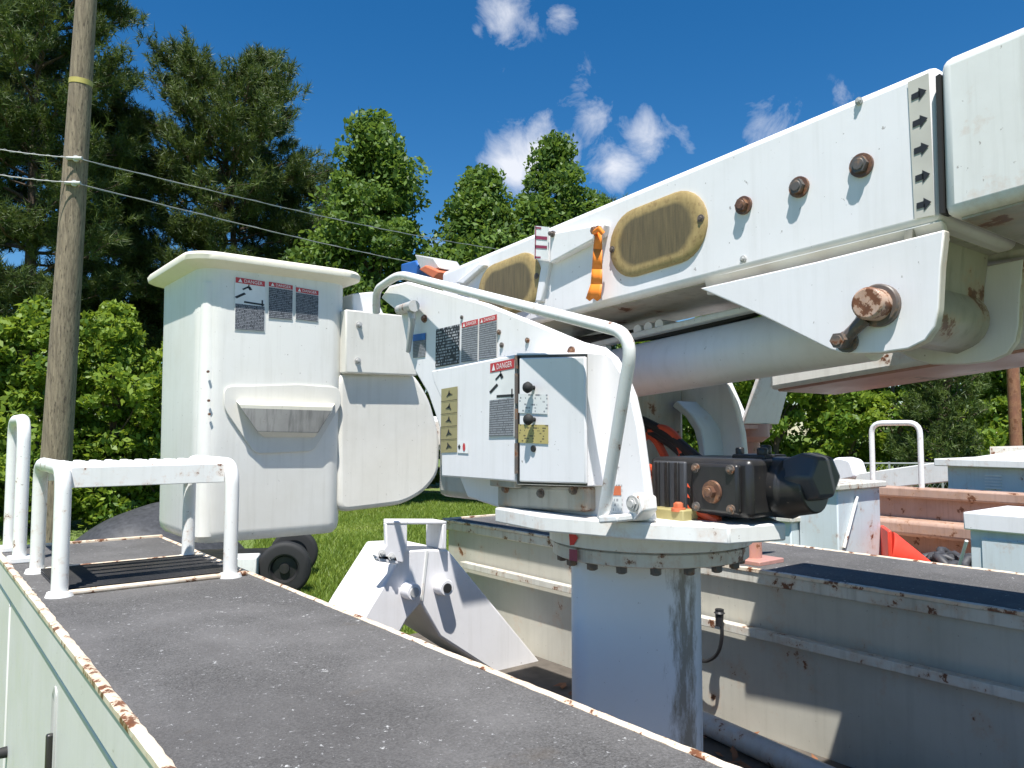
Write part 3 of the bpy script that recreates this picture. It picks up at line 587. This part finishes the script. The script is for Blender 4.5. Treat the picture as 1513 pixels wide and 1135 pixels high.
danger_label(PV([(346, 487), (391, 490), (392, 416), (347, 409)], FV-.004), NV, bk, .11, .38)
danger_label(PV([(396, 470), (432, 473), (433, 422), (396, 416)], FV-.004), NV, bk, .13)
danger_label(PV([(436, 472), (470, 476), (471, 430), (436, 424)], FV-.004), NV, bk, .15)
# levelling housing and shelf beside the bucket
hz = fillet(PV([(500, 700), (500, 550), (612, 550), (636, 590), (651, 645), (650, 700), (628, 728), (596, 746), (500, 758), (500, 700)], 3.008), .05, 4)
MB().prism(hz[:-1], (0, .38, 0)).build('levelling_housing', 'fiber_dull', truck, .02, seg=3)
sh = MB().prism(PV([(511, 457), (597, 466), (617, 555), (511, 551)], 2.965), (0, .14, 0)).build('bucket_shelf', 'fiber_dull', truck, .006)
MB().prism(PV([(521, 434), (552, 431), (570, 470), (521, 466)], 3.06), (0, .2, 0)).build('shelf_box', 'white', sh, .005)
for (x, y) in ((530, 480), (528, 533)): mb = MB(); hexbolt(mb, V(x, y, 2.965), (0, -1, 0), .010, .016); mb.build('shelf_bolt', 'steel', sh)
MB().box(1.80, 2.08, 3.15, 3.27, 2.30, 2.46).box(1.99, 2.08, 1.72, 3.16, 2.32, 2.44).box(1.72, 2.0, 1.74, 1.86, 2.32, 2.44).build('shelf_arm', 'white_worn', sh, .006)
# ---- outrigger
OV = 2.5
leg = [(520, 945), (546, 898), (598, 813), (631, 811), (662, 812), (804, 985), (806, 1004), (772, 1020), (690, 967), (650, 941), (622, 892), (602, 915), (570, 975)]
og = MB().prism(PV(leg, OV), (0, .30, 0)).build('outrigger', 'white', truck, .008)
MB().prism(PV([(630, 814), (633, 814), (625, 888), (622, 888)], OV-.004), (0, .006, 0)).build('weld_seam', 'white_worn', og)
cp0 = MB().prism(PV([(570, 773), (602, 773), (602, 806), (596, 832), (556, 826), (571, 806)], OV-.03), (0, .02, 0))
cp0.prism(PV([(586, 770), (661, 770), (661, 775), (586, 775)], OV-.03), (0, .10, 0)).prism(PV([(571, 770), (603, 770), (603, 775), (571, 775)], OV-.032), (0, .024, 0)).prism(PV([(634, 774), (660, 774), (660, 812), (634, 812)], OV+.07), (0, .02, 0)).prism(PV([(654, 774), (660, 774), (660, 812), (654, 812)], OV-.03), (0, .12, 0))
cp0.build('outrigger_cap', 'white', og, .004)
MB().prism(PV([(555, 820), (585, 822), (590, 834), (560, 830)], OV-.03), (0, .03, 0)).build('cap_flange', 'white', og, .003)
for (x, y) in ((564, 818), (578, 823)): mb = MB(); hexbolt(mb, V(x, y, OV-.03), (0, -1, .3), .010, .012); mb.build('flange_bolt', 'steel', og)
for (x, y, m) in ((602, 872, 'steel'), (650, 866, 'rubber')):
    p = V(x, y, OV); MB().cyl(p+Vector((0, .01, 0)), p+Vector((0, -.05, 0)), .032, .030, 22).build('outrigger_boss', 'white', og, .003); MB().cyl(p+Vector((0, 0, 0)), p+Vector((0, -.054, 0)), .018, None, 18).build('boss_core', m, og)
# ---- upper boom stowed over the far box, with its rest
ub = [U(1136, 578, 1.85), U(1136, 520, 1.85), U(1471, 408, 1.85)]; e0 = U(1136, 577, 1.85); e1 = U(1513, 515, 1.85); t0 = U(1471, 408, 1.85); dz = (e1-e0).normalized()
h_ = t0.z-(e0+(e1-e0)*((t0.y-e0.y)/(e1.y-e0.y))).z; fr_ = e0+dz*3.2
u_ = MB().prism([e0, fr_, fr_+Vector((0, 0, h_)), e0+Vector((0, 0, h_))], (.31, 0, 0)).build('upper_boom', 'white_worn', truck, .012)
MB().prism([e0+dz*.02+Vector((.01, 0, -.006)), e0+dz*.75+Vector((.01, 0, -.006)), e0+dz*.75+Vector((.01, 0, .012)), e0+dz*.02+Vector((.01, 0, .012))], (.29, 0, 0)).build('boom_bottom_strip', 'primer', u_, .004)  # pinkish red strip along the bottom of the upper boom's rest end
MB().prism([e0+dz*.9+Vector((-.004, 0, .02)), fr_+Vector((-.004, 0, .02)), fr_+Vector((-.004, 0, .10)), e0+dz*.9+Vector((-.004, 0, .10))], (.01, 0, 0)).build('boom_side_strip', 'fiber_dull', u_, .003)
rb = Z(1108, 822, ZT); rb = Vector((2.26, rb.y+.05, ZT)); rp_ = U(1110, 640, rb.x); pz = rp_.z
rest = MB().tube([(rb.x, rp_.y, ZT-.005), (rb.x, rp_.y, pz-.01)], .028, 16).tube([(rb.x, rp_.y, pz-.03), (rb.x, rp_.y, pz-.012), (rb.x, rp_.y, pz-.012), (rb.x, rp_.y, pz+.03)], [.035, .06, .06, .06], 20).build('boom_rest', 'primer', truck)
for s_ in (-1, 1):
    mb = MB(); c = Vector((rb.x-.02, rp_.y+s_*.055, pz+.03)); mb.prism([c+Vector((-.10, 0, 0)), c+Vector((.10, 0, 0)), c+Vector((.08, s_*.07, .17)), c+Vector((.03, s_*.085, .20)), c+Vector((-.10, s_*.085, .20))], (0, .014, 0))
    mb.build('rest_flap', 'white_worn', rest, .004)
MB().box(rb.x-.20, rb.x+.05, rp_.y-.05, rp_.y+.05, pz+.012, pz+.03).build('rest_saddle', 'primer', rest, .004)
MB().box(rb.x-.07, rb.x+.07, rp_.y-.07, rp_.y+.07, ZT-.002, ZT+.014).build('rest_foot', 'primer', rest, .003)

# orange ribbon tied to the boom bolt
p = U(884, 342, BU-.042); w = [(880, 889, 342), (877, 890, 368), (875, 890, 398), (873, 890, 420), (866, 888, 441)]
mb = MB(); rings = []
for i, (xa, xb, y) in enumerate(w):
    row = []
    for k in range(5): row.append(U(xa+(xb-xa)*k/4, y+(4 if k % 2 and i == 4 else 0), BU-.030-.0007*math.sin(k*1.3+i*.8)))
    rings.append(row)
for i in range(4):
    o = len(mb.v); mb.add(rings[i]+rings[i+1], [(k, k+1, k+6, k+5) for k in range(4)])
mb.tube([U(878, 344, BU-.036), U(885, 338, BU-.046), U(891, 345, BU-.036)], .006, 8)
o = mb.build('ribbon', 'orange_ribbon', at=(BU-.03, p.y, U(884, 441, BU).z), smooth=60, fix=False); sd = o.modifiers.new('thick', 'SOLIDIFY'); sd.thickness = .0012
tag(o, 'bright orange ribbon tied to a rusty bolt on the white boom', 'ribbon')
# leaf litter in the truck bay
rg = np.random.default_rng(5)
mb = MB()
for i in range(900):
    u = rg.uniform(.87, 2.1); v = rg.uniform(-.5, 2.2); c = Vector((u, v, 1.442+rg.uniform(0, .02))); a = rg.uniform(0, 6.28); l = rg.uniform(.012, .035); w_ = l*.4
    d = Vector((math.cos(a), math.sin(a), rg.uniform(-.3, .3))); e = Vector((-math.sin(a), math.cos(a), rg.uniform(-.3, .3)))
    mb.add([c-d*l, c+e*w_, c+d*l, c-e*w_], [(0, 1, 2, 3)])
tag(mb.build('leaf_litter', 'leaf_brown', smooth=0, at=(1.5, 1, 1.44), fix=False), 'brown dry leaves and needles lying in the truck bay', 'leaves', kind='stuff')

# ------------------------------------------------------------------ second truck behind
t2 = empty('service_truck', (5.4, 1.8, 0), 'pale blue and rusty pink open service truck parked behind the bucket truck', 'truck')
def boxpart(name, mat, parent, x0, x1, y0, y1, z0, z1, bv=.008): return MB().box(x0, x1, y0, y1, z0, z1).build(name, mat, parent, bv)
T2 = 4.55
yl = U(1228, 760, T2).y; yr = U(1432, 760, T2).y
sbx = boxpart('side_box', 'bluewhite', t2, T2, T2+.5, yl+.28, yl+2.6, .9, 1.80)
boxpart('box_lid', 'white_rust', sbx, T2-.03, T2+.53, yl+.26, yl+2.6, 1.80, 1.835)
tall = boxpart('tall_cabinet', 'bluewhite', t2, T2+.08, T2+.62, yl, yl+.27, .9, 2.02); boxpart('cabinet_cap', 'white_rust', tall, T2+.05, T2+.66, yl-.03, yl+.6, 2.02, 2.06)
MB().tube([(T2+.30, yl-.012, 1.97), (T2+.12, yl-.012, 1.66)], .010, 8).build('gas_strut', 'white_worn', tall)
rbx = boxpart('side_box', 'bluewhite', t2, T2, T2+.55, yr-3.2, yr, .9, 1.93); boxpart('box_lid', 'white', rbx, T2-.03, T2+.57, yr-3.2, yr+.02, 1.86, 1.955)
boxpart('box_door', 'bluewhite', rbx, T2-.012, T2+.01, yr-1.2, yr-.06, 1.0, 1.82, .005)
MB().tube([(T2-.02, yr+.01, 1.80), (T2+.05, yr+.09, 1.62), (T2+.08, yr+.12, 1.5)], .009, 8).build('gas_strut', 'white_worn', rbx)
boxpart('bay_floor', 'pinkrust', t2, T2+.4, 6.3, yr-3.2, yl+2.6, 1.36, 1.42)
fw = boxpart('far_bay_wall', 'pinkrust', t2, 6.2, 6.7, yr-3.2, yl+2.6, .9, 1.90); boxpart('top_rail', 'pinkrust', fw, 6.12, 6.26, yr-3.2, yl+2.6, 1.88, 1.96, .015)
boxpart('rail_ledge', 'pinkrust', fw, 6.0, 6.2, yr-3.2, yl+2.6, 1.60, 1.72, .03)
MB().box(6.17, 6.205, yl-.55, yl-.53, 1.6, 1.86).build('wall_rib', 'primer', fw)
a, b = U(1290, 716, 6.19), U(1362, 720, 6.19)
MB().tube(fillet([(6.19, a.y, 1.955), (6.19, a.y, 2.46), (6.19, b.y, 2.46), (6.19, b.y, 1.955)], .09), .021, 12).build('grab_rail', 'tube_white', t2)
boxpart('chassis_frame', 'black_paint', t2, 4.9, 6.0, yr-3.2, yl+2.5, .75, 1.365)
for u, o_ in ((4.75, (-1, 0, 0)), (6.5, (1, 0, 0))):
    for v in (yl+1.4, yr-2.4): wheel(t2, (u, v, .48), .48, .28, o_)
for v in (yl+1.4, yr-2.4): MB().cyl((4.8, v, .48), (6.45, v, .48), .07).box(5.2, 5.6, v-.08, v+.08, .5, .80).build('axle', 'black_paint', t2)
# cone and dark heap in its bay
cp = Vector((5.05, yl-.22, 1.42)); c_ = empty('traffic_cone', cp, 'bright red traffic cone tipped over in the rusty bay beside a dark heap', 'cone')
ax = Vector((.55, -.8, 0)).normalized(); x_, y_ = basis(ax); cc = cp+Vector((0, .12, .175))
MB().tube([cc, cc+ax*.02+Vector((0, 0, -.005)), cc+ax*.24+Vector((0, 0, -.06))], [.15, .145, .03], 20).build('cone_body', 'cone_red', c_)
q = [cc+x_*i*.15+y_*j*.17-ax*.02 for i, j in ((-1, -1), (1, -1), (1, 1), (-1, 1))]; MB().prism(q, ax*.025).build('cone_base', 'cone_red', c_, .008)
def heap(name, c, rx, ry, h, mat, seed, n=44, rough=.25, label=None, cat=None):
    r = np.random.default_rng(seed); k = r.normal(size=(14, 2))*3; ph = r.uniform(0, 6.28, 14); mb = MB()
    for i in range(n+1):
        for j in range(n+1):
            x = i/n*2-1; y = j/n*2-1; d = min(1, math.hypot(x, y)); z = h*max(0, 1-d**2.2)
            z += h*rough*(1-d)*sum(math.sin(a[0]*x+a[1]*y+b) for a, b in zip(k, ph))/3.5
            mb.v.append((c[0]+rx*x, c[1]+ry*y, c[2]+max(0, z)))
    for i in range(n):
        for j in range(n): a = i*(n+1)+j; mb.f.append((a, a+n+1, a+n+2, a+1)); mb.m.append(0)
    return tag(mb.build(name, mat, at=c, smooth=70), label, cat)
hm = MB(); rh = np.random.default_rng(9); hc = Vector((5.5, (yl+yr)/2-.12, 1.415))
for k in range(70):
    a_ = rh.uniform(0, 6.28); d_ = math.sqrt(rh.uniform(0, 1)); c = hc+Vector((.36*d_*math.cos(a_), .58*d_*math.sin(a_), .02+.20*(1-d_)*rh.uniform(.5, 1.1))); pts = []
    t0_ = rh.uniform(0, 6.28); rr_ = rh.uniform(.05, .14)
    for q_ in range(9): t_ = t0_+q_*.6; pts.append(c+Vector((rr_*math.cos(t_), rr_*math.sin(t_), .035*math.sin(q_*1.1+k)+.02)))
    hm.tube(pts, .026*rh.uniform(.7, 1.3), 7)
heap_o = hm.build('rope_heap', 'tarp', at=hc, smooth=60); tag(heap_o, 'dark tangled heap of rope lying in the rusty pink truck bay', 'rope', kind=None)
# third vehicle: white crane truck
t3 = empty('crane_truck', (9.0, 1.5, 0), 'white truck with vented body and low inclined crane arm, beyond the pink bay', 'truck')
ka, kb = U(1400, 700, 8.0), U(1560, 700, 8.0)
bd = boxpart('vented_body', 'bluewhite', t3, 8.0, 9.6, kb.y-3, ka.y, .8, U(1450, 690, 8.0).z); zt3 = U(1450, 690, 8.0).z
boxpart('body_roof', 'white_worn', bd, 7.9, 9.7, kb.y-3, ka.y+.08, zt3, zt3+.07)
for k in range(5): p = U(1468, 703+k*4.6, 8.0); MB().box(7.985, 8.0, p.y-.07, p.y+.07, p.z-.006, p.z+.006).build('vent_slat', 'label_white', bd)
boxpart('roof_hatch', 'white_rust', bd, 8.6, 9.5, kb.y-3, U(1462, 665, 8.6).y, zt3+.07, U(1462, 660, 8.6).z)
a, b = U(1236, 712, 8.5), U(1530, 651, 8.5)
arm = MB().prism([a+Vector((0, 0, -.13)), b+Vector((0, -1.2, -.12)), b+Vector((0, -1.2, .14)), a+Vector((0, 0, .06))], (.22, 0, 0)).build('crane_arm', 'white_worn', t3, .01)
hd = fillet(PU([(1226, 700), (1226, 682), (1236, 675), (1256, 680), (1264, 706), (1240, 710)], 8.45), .05, 3); MB().prism(hd, (.3, 0, 0)).build('arm_head', 'white', t3, .02)
pb = a+Vector((.1, -.25, -.1)); MB().box(8.5, 8.72, pb.y-.1, pb.y+.1, .8, pb.z+.02).build('arm_post', 'white_worn', t3, .01)
boxpart('deck', 'primer', t3, 7.9, 9.6, ka.y, a.y+.4, .95, 1.05); boxpart('chassis_frame', 'black_paint', t3, 8.3, 9.3, kb.y-3, a.y+.3, .6, .96)
for u, o_ in ((8.2, (-1, 0, 0)), (9.4, (1, 0, 0))):
    for v in (a.y-.5, kb.y-2): wheel(t3, (u, v, .48), .48, .28, o_)
for v in (a.y-.5, kb.y-2): MB().cyl((8.2, v, .48), (9.4, v, .48), .07).box(8.6, 9.0, v-.08, v+.08, .48, .7).build('axle', 'black_paint', t3)
# rusty post
p = G(1499, 11.5); tag(MB().tube([(p.x, p.y, 0), (p.x, p.y, 4.6)], .085, 20).build('steel_post', 'rust_pole', at=(p.x, p.y, 0)), 'rusty brown steel post standing beyond the white vented truck body', 'post')

# ------------------------------------------------------------------ trailer, tarp heap
pw = G(425, 11.6); pw2 = G(588, 11.9); dv = (pw2-pw).normalized(); tr = empty('utility_trailer', (pw.x, pw.y, 0), 'small trailer with black tyres and white fender on the grass behind the bucket', 'trailer')
nrm = Vector((dv.y, -dv.x, 0))
wheel(tr, (pw.x, pw.y, .385), .385, .22, nrm); wheel(tr, (pw.x-nrm.x*1.5, pw.y-nrm.y*1.5, .385), .385, .22, -nrm)
lt = empty('loose_tyre', (pw2.x, pw2.y, 0), 'black tyre standing on the grass behind the white outrigger', 'tyre'); wheel(lt, (pw2.x, pw2.y, .385), .385, .22, nrm)
MB().cyl(pw+Vector((0, 0, .385)), pw-nrm*1.5+Vector((0, 0, .385)), .04).build('axle', 'black_paint', tr)
a = pw-dv*.42+nrm*.1; MB().bar(a-dv*.35+Vector((0, 0, .42)), a+dv*.06+Vector((0, 0, .42)), .45, .36).build('fender_box', 'white_worn', tr, .02)
MB().bar(pw-dv*2.2-nrm*.75+Vector((0, 0, .46)), pw+dv*.1-nrm*.75+Vector((0, 0, .46)), 1.2, .08).build('trailer_frame', 'black_paint', tr, .01)
p = G(232, 15.0); heap('tarp_heap', (p.x, p.y, -.01), 1.75, 1.5, 1.0, 'tarp', 8, 60, .12, 'low heap under a black tarp on the grass behind the bucket truck', 'heap')

# ------------------------------------------------------------------ utility pole and wires
pb_ = G(68, 7.6); top = CAM+ray(136, -130)*((7.6)/1.0); base = Vector((pb_.x, pb_.y, 0)); tp = Vector((top.x, top.y, top.z))
low = CAM+ray(78, 760)*7.6; dirp = (tp-low).normalized(); base = low-dirp*(low.z/dirp.z)
def polept(y):
    z = HZ(y, 7.6); return base+dirp*((z-base.z)/dirp.z)
pole = empty('utility_pole', base, 'weathered wooden utility pole with yellow band, leaning slightly by the shrubs', 'pole')
n = 14; rr = [.158-.006*i for i in range(n+1)]
PP = [base+dirp*(k*.62) for k in range(n+1)]
MB().tube(PP, rr, 26).build('pole_shaft', 'pole_wood', pole, smooth=60)
def poler(p): return .158-.006*((p-base).length/.62)
c = polept(124); MB().tube([c-dirp*.025, c+dirp*.025], poler(c)+.004, 26).build('yellow_band', 'band_yellow', pole, smooth=60)
WIRES = []
for i, (yp, yl_, pr, lab) in enumerate(((241, 220, (640, 345), 'higher'), (277, 258, (640, 386), 'lower'))):
    c = polept(yp); fr0 = c-Vector((c.x, c.y, 0)).normalized()*(poler(c)+.03); MB().tube([c, fr0], .03, 10).tube([fr0-RGT*.09, fr0+RGT*.06], .016, 10).build('wire_clamp', 'wire_white', pole)
    lft = CAM+ray(-60, yl_-10)*7.0; rgt = CAM+ray(*pr)*13.5; far2 = rgt+(rgt-fr0)*.6
    pts = []
    for k in range(25): t = k/24; pts.append(lft.lerp(fr0, t)+Vector((0, 0, -.02*math.sin(math.pi*t))))
    for k in range(1, 41): t = k/40; pts.append(fr0.lerp(far2, t)+Vector((0, 0, -.10*math.sin(math.pi*t))))
    w = MB().tube(pts, .005, 6); tw = [p+Vector((0, 0, .012*math.cos(k*2.1)))+RGT*.0 for k, p in enumerate(pts)]; w.tube(tw, .0035, 5)
    o = w.build('overhead_wire', 'fence_wire', at=fr0, smooth=60); tag(o, 'thin %s grey overhead wire clamped to the wooden utility pole' % lab, 'wire')

# ------------------------------------------------------------------ vegetation
def mesh_fast(name, verts, nper, mat, parent, tint=None, at=None):
    nv = len(verts); nf = nv//nper; me = bpy.data.meshes.new(name); me.vertices.add(nv); me.vertices.foreach_set('co', verts.astype(np.float32).ravel())
    me.loops.add(nv); me.loops.foreach_set('vertex_index', np.arange(nv, dtype=np.int32)); me.polygons.add(nf)
    me.polygons.foreach_set('loop_start', np.arange(0, nv, nper, dtype=np.int32)); me.polygons.foreach_set('loop_total', np.full(nf, nper, dtype=np.int32))
    me.materials.append(MATS[mat])
    if tint is not None: a = me.attributes.new('tint', 'FLOAT', 'FACE'); a.data.foreach_set('value', tint.astype(np.float32))
    me.update(); me.validate(); o = bpy.data.objects.new(name, me); COL.objects.link(o)
    if parent is not None: o.parent = parent
    if at is not None: o.location = at
    return o
def unit(a): return a/np.maximum(np.linalg.norm(a, axis=1, keepdims=True), 1e-6)
def leaves(cent, size, r, up=.5):
    n = len(cent); nr = unit(r.normal(size=(n, 3))+np.array([0, 0, up])); t = unit(np.cross(nr, r.normal(size=(n, 3)))); b = np.cross(nr, t); s = size*r.uniform(.45, 1.45, (n, 1))
    q = np.stack([cent-t*s, cent+b*s*.55-t*s*.1, cent+t*s*1.05-nr*s*.25, cent-b*s*.55-t*s*.1], 1); return q.reshape(-1, 3)
def limb(mb, a, b, r0, r1, r, wob=.12, n=6):
    a, b = Vector(a), Vector(b); L_ = (b-a).length; pts = []
    for i in range(n+1): t = i/n; pts.append(a.lerp(b, t)+Vector(tuple(r.normal(size=3)*wob*L_*.18*math.sin(math.pi*t))))
    mb.tube(pts, [r0+(r1-r0)*i/n for i in range(n+1)], 7)
def broad(base, h, rad, z0, seed, mat, label, nleaf=13000, ls=.10, name='leafy_tree', cat='tree', group=None, shape=1.0, nclump=90):
    r = np.random.default_rng(seed); e = empty(name, base, label, cat, group); mb = MB(); H = h
    limb(mb, (0, 0, -.1), (r.normal()*.15, r.normal()*.15, H*.93), .035+.014*H, .02, r, .10, 9); cl = []
    k = 0
    while len(cl) < nclump:
        z = r.uniform(z0, H); t = (z-z0)/(H-z0); env = rad*(math.sin(math.pi*min(1, (t*.86+.14)))**.75)*(1-.25*t*shape); a = r.uniform(0, 6.28); env *= .86+.26*math.sin(3*a+seed+z*1.3)*min(1, 1.6*(1-t)+.2)+.16*math.sin(5*a+2*seed-z*2.1); rr = env*math.sqrt(r.uniform(.12, 1.0))*r.uniform(.75, 1.12)
        cl.append((rr*math.cos(a), rr*math.sin(a), z, rad*r.uniform(.09, .27)))
        k += 1
        if k % 3 == 0: limb(mb, (0, 0, max(.2, z-rr*.9-.3)), (rr*math.cos(a)*.9, rr*math.sin(a)*.9, z), .02+.012*rr, .008, r)
    mb.build('trunk', 'bark', None).parent = e
    cl = np.array(cl); idx = r.integers(0, len(cl), nleaf); d = unit(r.normal(size=(nleaf, 3)))*(r.uniform(.25, 1, (nleaf, 1))**.45)
    cen = cl[idx, :3]+d*cl[idx, 3:4]*np.array([1.15, 1.15, .8]); cen[:, 2] = np.maximum(cen[:, 2], .05)
    tint = np.clip(r.normal(.45, .25, nleaf)+r.normal(0, .22, len(cl))[idx], 0, 1)
    mesh_fast('crown', leaves(cen, ls, r), 4, mat, e, tint); return e
def pine(base, h, rad, z0, seed, label, nb=70, dens=26, name='pine_tree', flat_top=1.0, group=None, nl=.24):
    r = np.random.default_rng(seed); e = empty(name, base, label, 'tree', group); mb = MB(); limb(mb, (0, 0, -.1), (r.normal()*.3, r.normal()*.3, h*.97), .05+.011*h, .03, r, .04, 10); cen = []; ori = []
    for i in range(nb):
        t = (i+.5)/nb; z = z0+(h-z0)*t*.98; L_ = rad*(math.sin(math.pi*(.18+.74*t))**.6)*(1-.35*t*(1-flat_top))*r.uniform(.6, 1.12); a = i*2.4+r.normal()*.4; rise = L_*(.05+.55*t)+r.normal()*.2
        d = np.array([math.cos(a), math.sin(a), 0]); tip = d*L_+np.array([0, 0, rise]); st_ = np.array([0, 0, z-.3*L_])
        limb(mb, st_, st_+tip, .018+.012*L_, .008, r, .16)
        for q_ in range(max(4, dens//7)):
            s_ = r.uniform(.30, 1.0); a2 = a+r.normal()*.9; l2 = L_*r.uniform(.12, .34); bt = st_+tip*s_; e2 = bt+np.array([math.cos(a2)*l2, math.sin(a2)*l2, l2*r.uniform(.1, .9)])
            limb(mb, bt, e2, .010, .005, r, .1, 2)
            for k in range(7):
                p = bt+(e2-bt)*r.uniform(.35, 1.05)+r.normal(size=3)*np.array([.15, .15, .11]); cen.append(p); ori.append(unit(((e2-bt)+np.array([0, 0, l2*.8])+r.normal(size=3)*.35*l2)[None])[0])
    mb.build('trunk', 'bark', None).parent = e
    cen = np.array(cen); ori = np.array(ori); m = len(cen); K = 22
    c = np.repeat(cen, K, 0); o = np.repeat(ori, K, 0); dr = unit(o*.75+r.normal(size=(m*K, 3))*.72); ln = nl*r.uniform(.7, 1.3, (m*K, 1)); st_ = c+o*r.uniform(-.14, .14, (m*K, 1)); sd = unit(np.cross(dr, r.normal(size=(m*K, 3))))*.014
    q = np.stack([st_-sd, st_+sd, st_+dr*ln], 1).reshape(-1, 3); tint = np.clip(np.repeat(r.normal(.45, .22, m), K)+r.normal(0, .12, m*K), 0, 1)
    mesh_fast('crown', q, 3, 'needle', e, tint); return e
# left stand
pine(G(40, 22), 17.5, 3.1, 5.0, 11, 'tallest dark pine standing behind the wooden utility pole', 105, 80)
pine(G(-70, 24), 17, 3.2, 5.0, 12, 'dark pine at the outer end of the stand past the utility pole', 90, 70)
pine(G(158, 26), 13.6, 2.1, 4.5, 13, 'narrow dark pine between the utility pole and the round-topped pine', 85, 66)
pine(G(325, 27), 15.6, 3.4, 5.2, 14, 'broad round-topped pine rising above the white bucket', 130, 84, flat_top=1.3)
pine(G(440, 30), 12.6, 2.2, 4, 15, 'shorter pine tucked between the round-topped pine and leafy tree', 75, 52)
pine(G(895, 31), 12.0, 1.3, 4, 16, 'slim dark pine peeking over the boom beside the pointed leafy tree', 40, 22)
pine(G(1385, 21), 4.3, 1.3, .4, 17, 'young pine in front of the green trees beyond the grab rail', 50, 18, name='young_pine', nl=.16)
broad(G(548, 26), 13.0, 3.3, 2.0, 21, 'leaf_mid', 'tall pointed leafy tree growing above the bucket lip, right of the pines', 46000, .10, nclump=230, shape=1.1)
broad(G(712, 27), 11.4, 3.0, 2, 22, 'leaf_mid', 'rounded leafy tree just left of the pointed tree behind the boom', 36000, .10, nclump=180, shape=.7)
broad(G(826, 27.5), 12.8, 3.0, 2, 23, 'leaf_mid', 'pointed leafy tree showing above the boom against a cloud', 36000, .10, nclump=180, shape=1.2)
sh_l = ['bright green leafy bush at the foot of the wooden utility pole', 'tall bright bush between the utility pole and the white bucket', 'bright bush partly hidden behind the white bucket', 'bright bush past the utility pole behind the upright grab rail']
for i, (x, D, h, rd) in enumerate(((55, 19, 5.4, 1.9), (165, 20, 5.6, 1.8), (262, 21, 5.0, 1.9), (-50, 18, 5.2, 2.0))):
    broad(G(x, D), h, rd, .25, 31+i, 'leaf_bright', sh_l[i], 17000, .085, name='leafy_bush', cat='bush', group='bright bushes by the utility pole', nclump=110, shape=.3)
for i, (x, D, h, rd) in enumerate(((-40, 33, 8.5, 3), (100, 34, 9, 3), (235, 33, 8, 3), (370, 34, 8.5, 3), (480, 33, 7.5, 2.8), (620, 35, 6.2, 2.4), (770, 34, 8.2, 2.8), (900, 35, 7.5, 2.8))):
    broad(G(x, D), h, rd, .4, 51+i, 'leaf_dark', 'dark leafy understorey tree behind the pines and pointed trees', 9000, .15, name='understorey_tree', group='dark understorey trees', nclump=70, shape=.4)
for i, (x, D, h, rd) in enumerate(((960, 25, 6.0, 1.9), (1060, 25, 6.4, 1.9), (1150, 24, 6.2, 1.9), (1235, 25, 6.8, 2.0), (1325, 24.5, 6.6, 2.0), (1415, 25, 7.0, 2.1), (1500, 24, 6.6, 2.0), (1590, 24, 7, 2.1))):
    broad(G(x, D), h, rd, .3, 71+i, 'leaf_bright', 'green leafy tree in the row beyond the fence behind the trucks', 13000, .10, name='hedgerow_tree', group='green trees beyond the fence', nclump=90, shape=.4)
for i, (x, D) in enumerate(((1100, 33), (1260, 34), (1420, 33), (1580, 34))):
    broad(G(x, D), 7.6, 3.4, .3, 91+i, 'leaf_dark', 'darker leafy tree behind the green row beyond the fence', 8000, .16, name='shade_tree', group='darker trees behind the green row', nclump=70, shape=.3)
# fence
fe = empty('chain_link_fence', G(1250, 19.5), 'grey chain-link fence in front of the green trees behind the trucks', 'fence')
FA, FB = G(1000, 19.5), G(1700, 19.5); nP = 9
def fpart(mb, name): o = mb.build(name, 'fence_wire', fe); return o
for k in range(nP+1): p = FA.lerp(FB, k/nP); fpart(MB().cyl(p, p+Vector((0, 0, 1.66)), .03, None, 8), 'post')
fpart(MB().tube([FA+Vector((0, 0, 1.62)), FB+Vector((0, 0, 1.62))], .022, 8), 'top_rail')
mb = MB(); Lf = (FB-FA).length; nW = 90
for k in range(nW):
    for s_ in (0, 1):
        a = FA.lerp(FB, min(1, max(0, (k+(0 if s_ else 8))/nW))); b = FA.lerp(FB, min(1, max(0, (k+(8 if s_ else 0))/nW))); mb.tube([a+Vector((0, 0, .05)), b+Vector((0, 0, 1.6))], .004, 3)
o = fpart(mb, 'wire_mesh'); o['kind'] = 'stuff'
# grass
r = np.random.default_rng(77); n = 150000
D = 8.5+22*r.uniform(0, 1, n)**1.3; px = np.where(r.uniform(size=n) < .72, r.uniform(380, 760, n), r.uniform(-150, 1600, n))
fx, fy = math.sin(YAW), math.cos(YAW); X = (px-W0/2)/F*D; P = np.stack([X*RGT.x+D*fx, X*RGT.y+D*fy, np.zeros(n)], 1)
dry = (np.sin(P[:, 0]*.9)+np.sin(P[:, 1]*1.1+1)+r.normal(0, .6, n)) > 1.0
hgt = r.uniform(.04, .13, (n, 1))*np.where(dry, .5, 1)[:, None]; a = r.uniform(0, 6.28, n); sd = np.stack([np.cos(a), np.sin(a), np.zeros(n)], 1)*.011; ln = np.concatenate([r.normal(0, .45, (n, 2)), np.ones((n, 1))], 1)*hgt
mesh = np.stack([P-sd, P+sd, P+ln], 1).reshape(-1, 3)
g = mesh_fast('grass', mesh, 3, 'grass_blade', None, np.clip(r.normal(.5, .25, n)+dry*.3, 0, 1)); tag(g, 'short green grass with dry patches growing around the trucks', 'grass', kind='stuff')
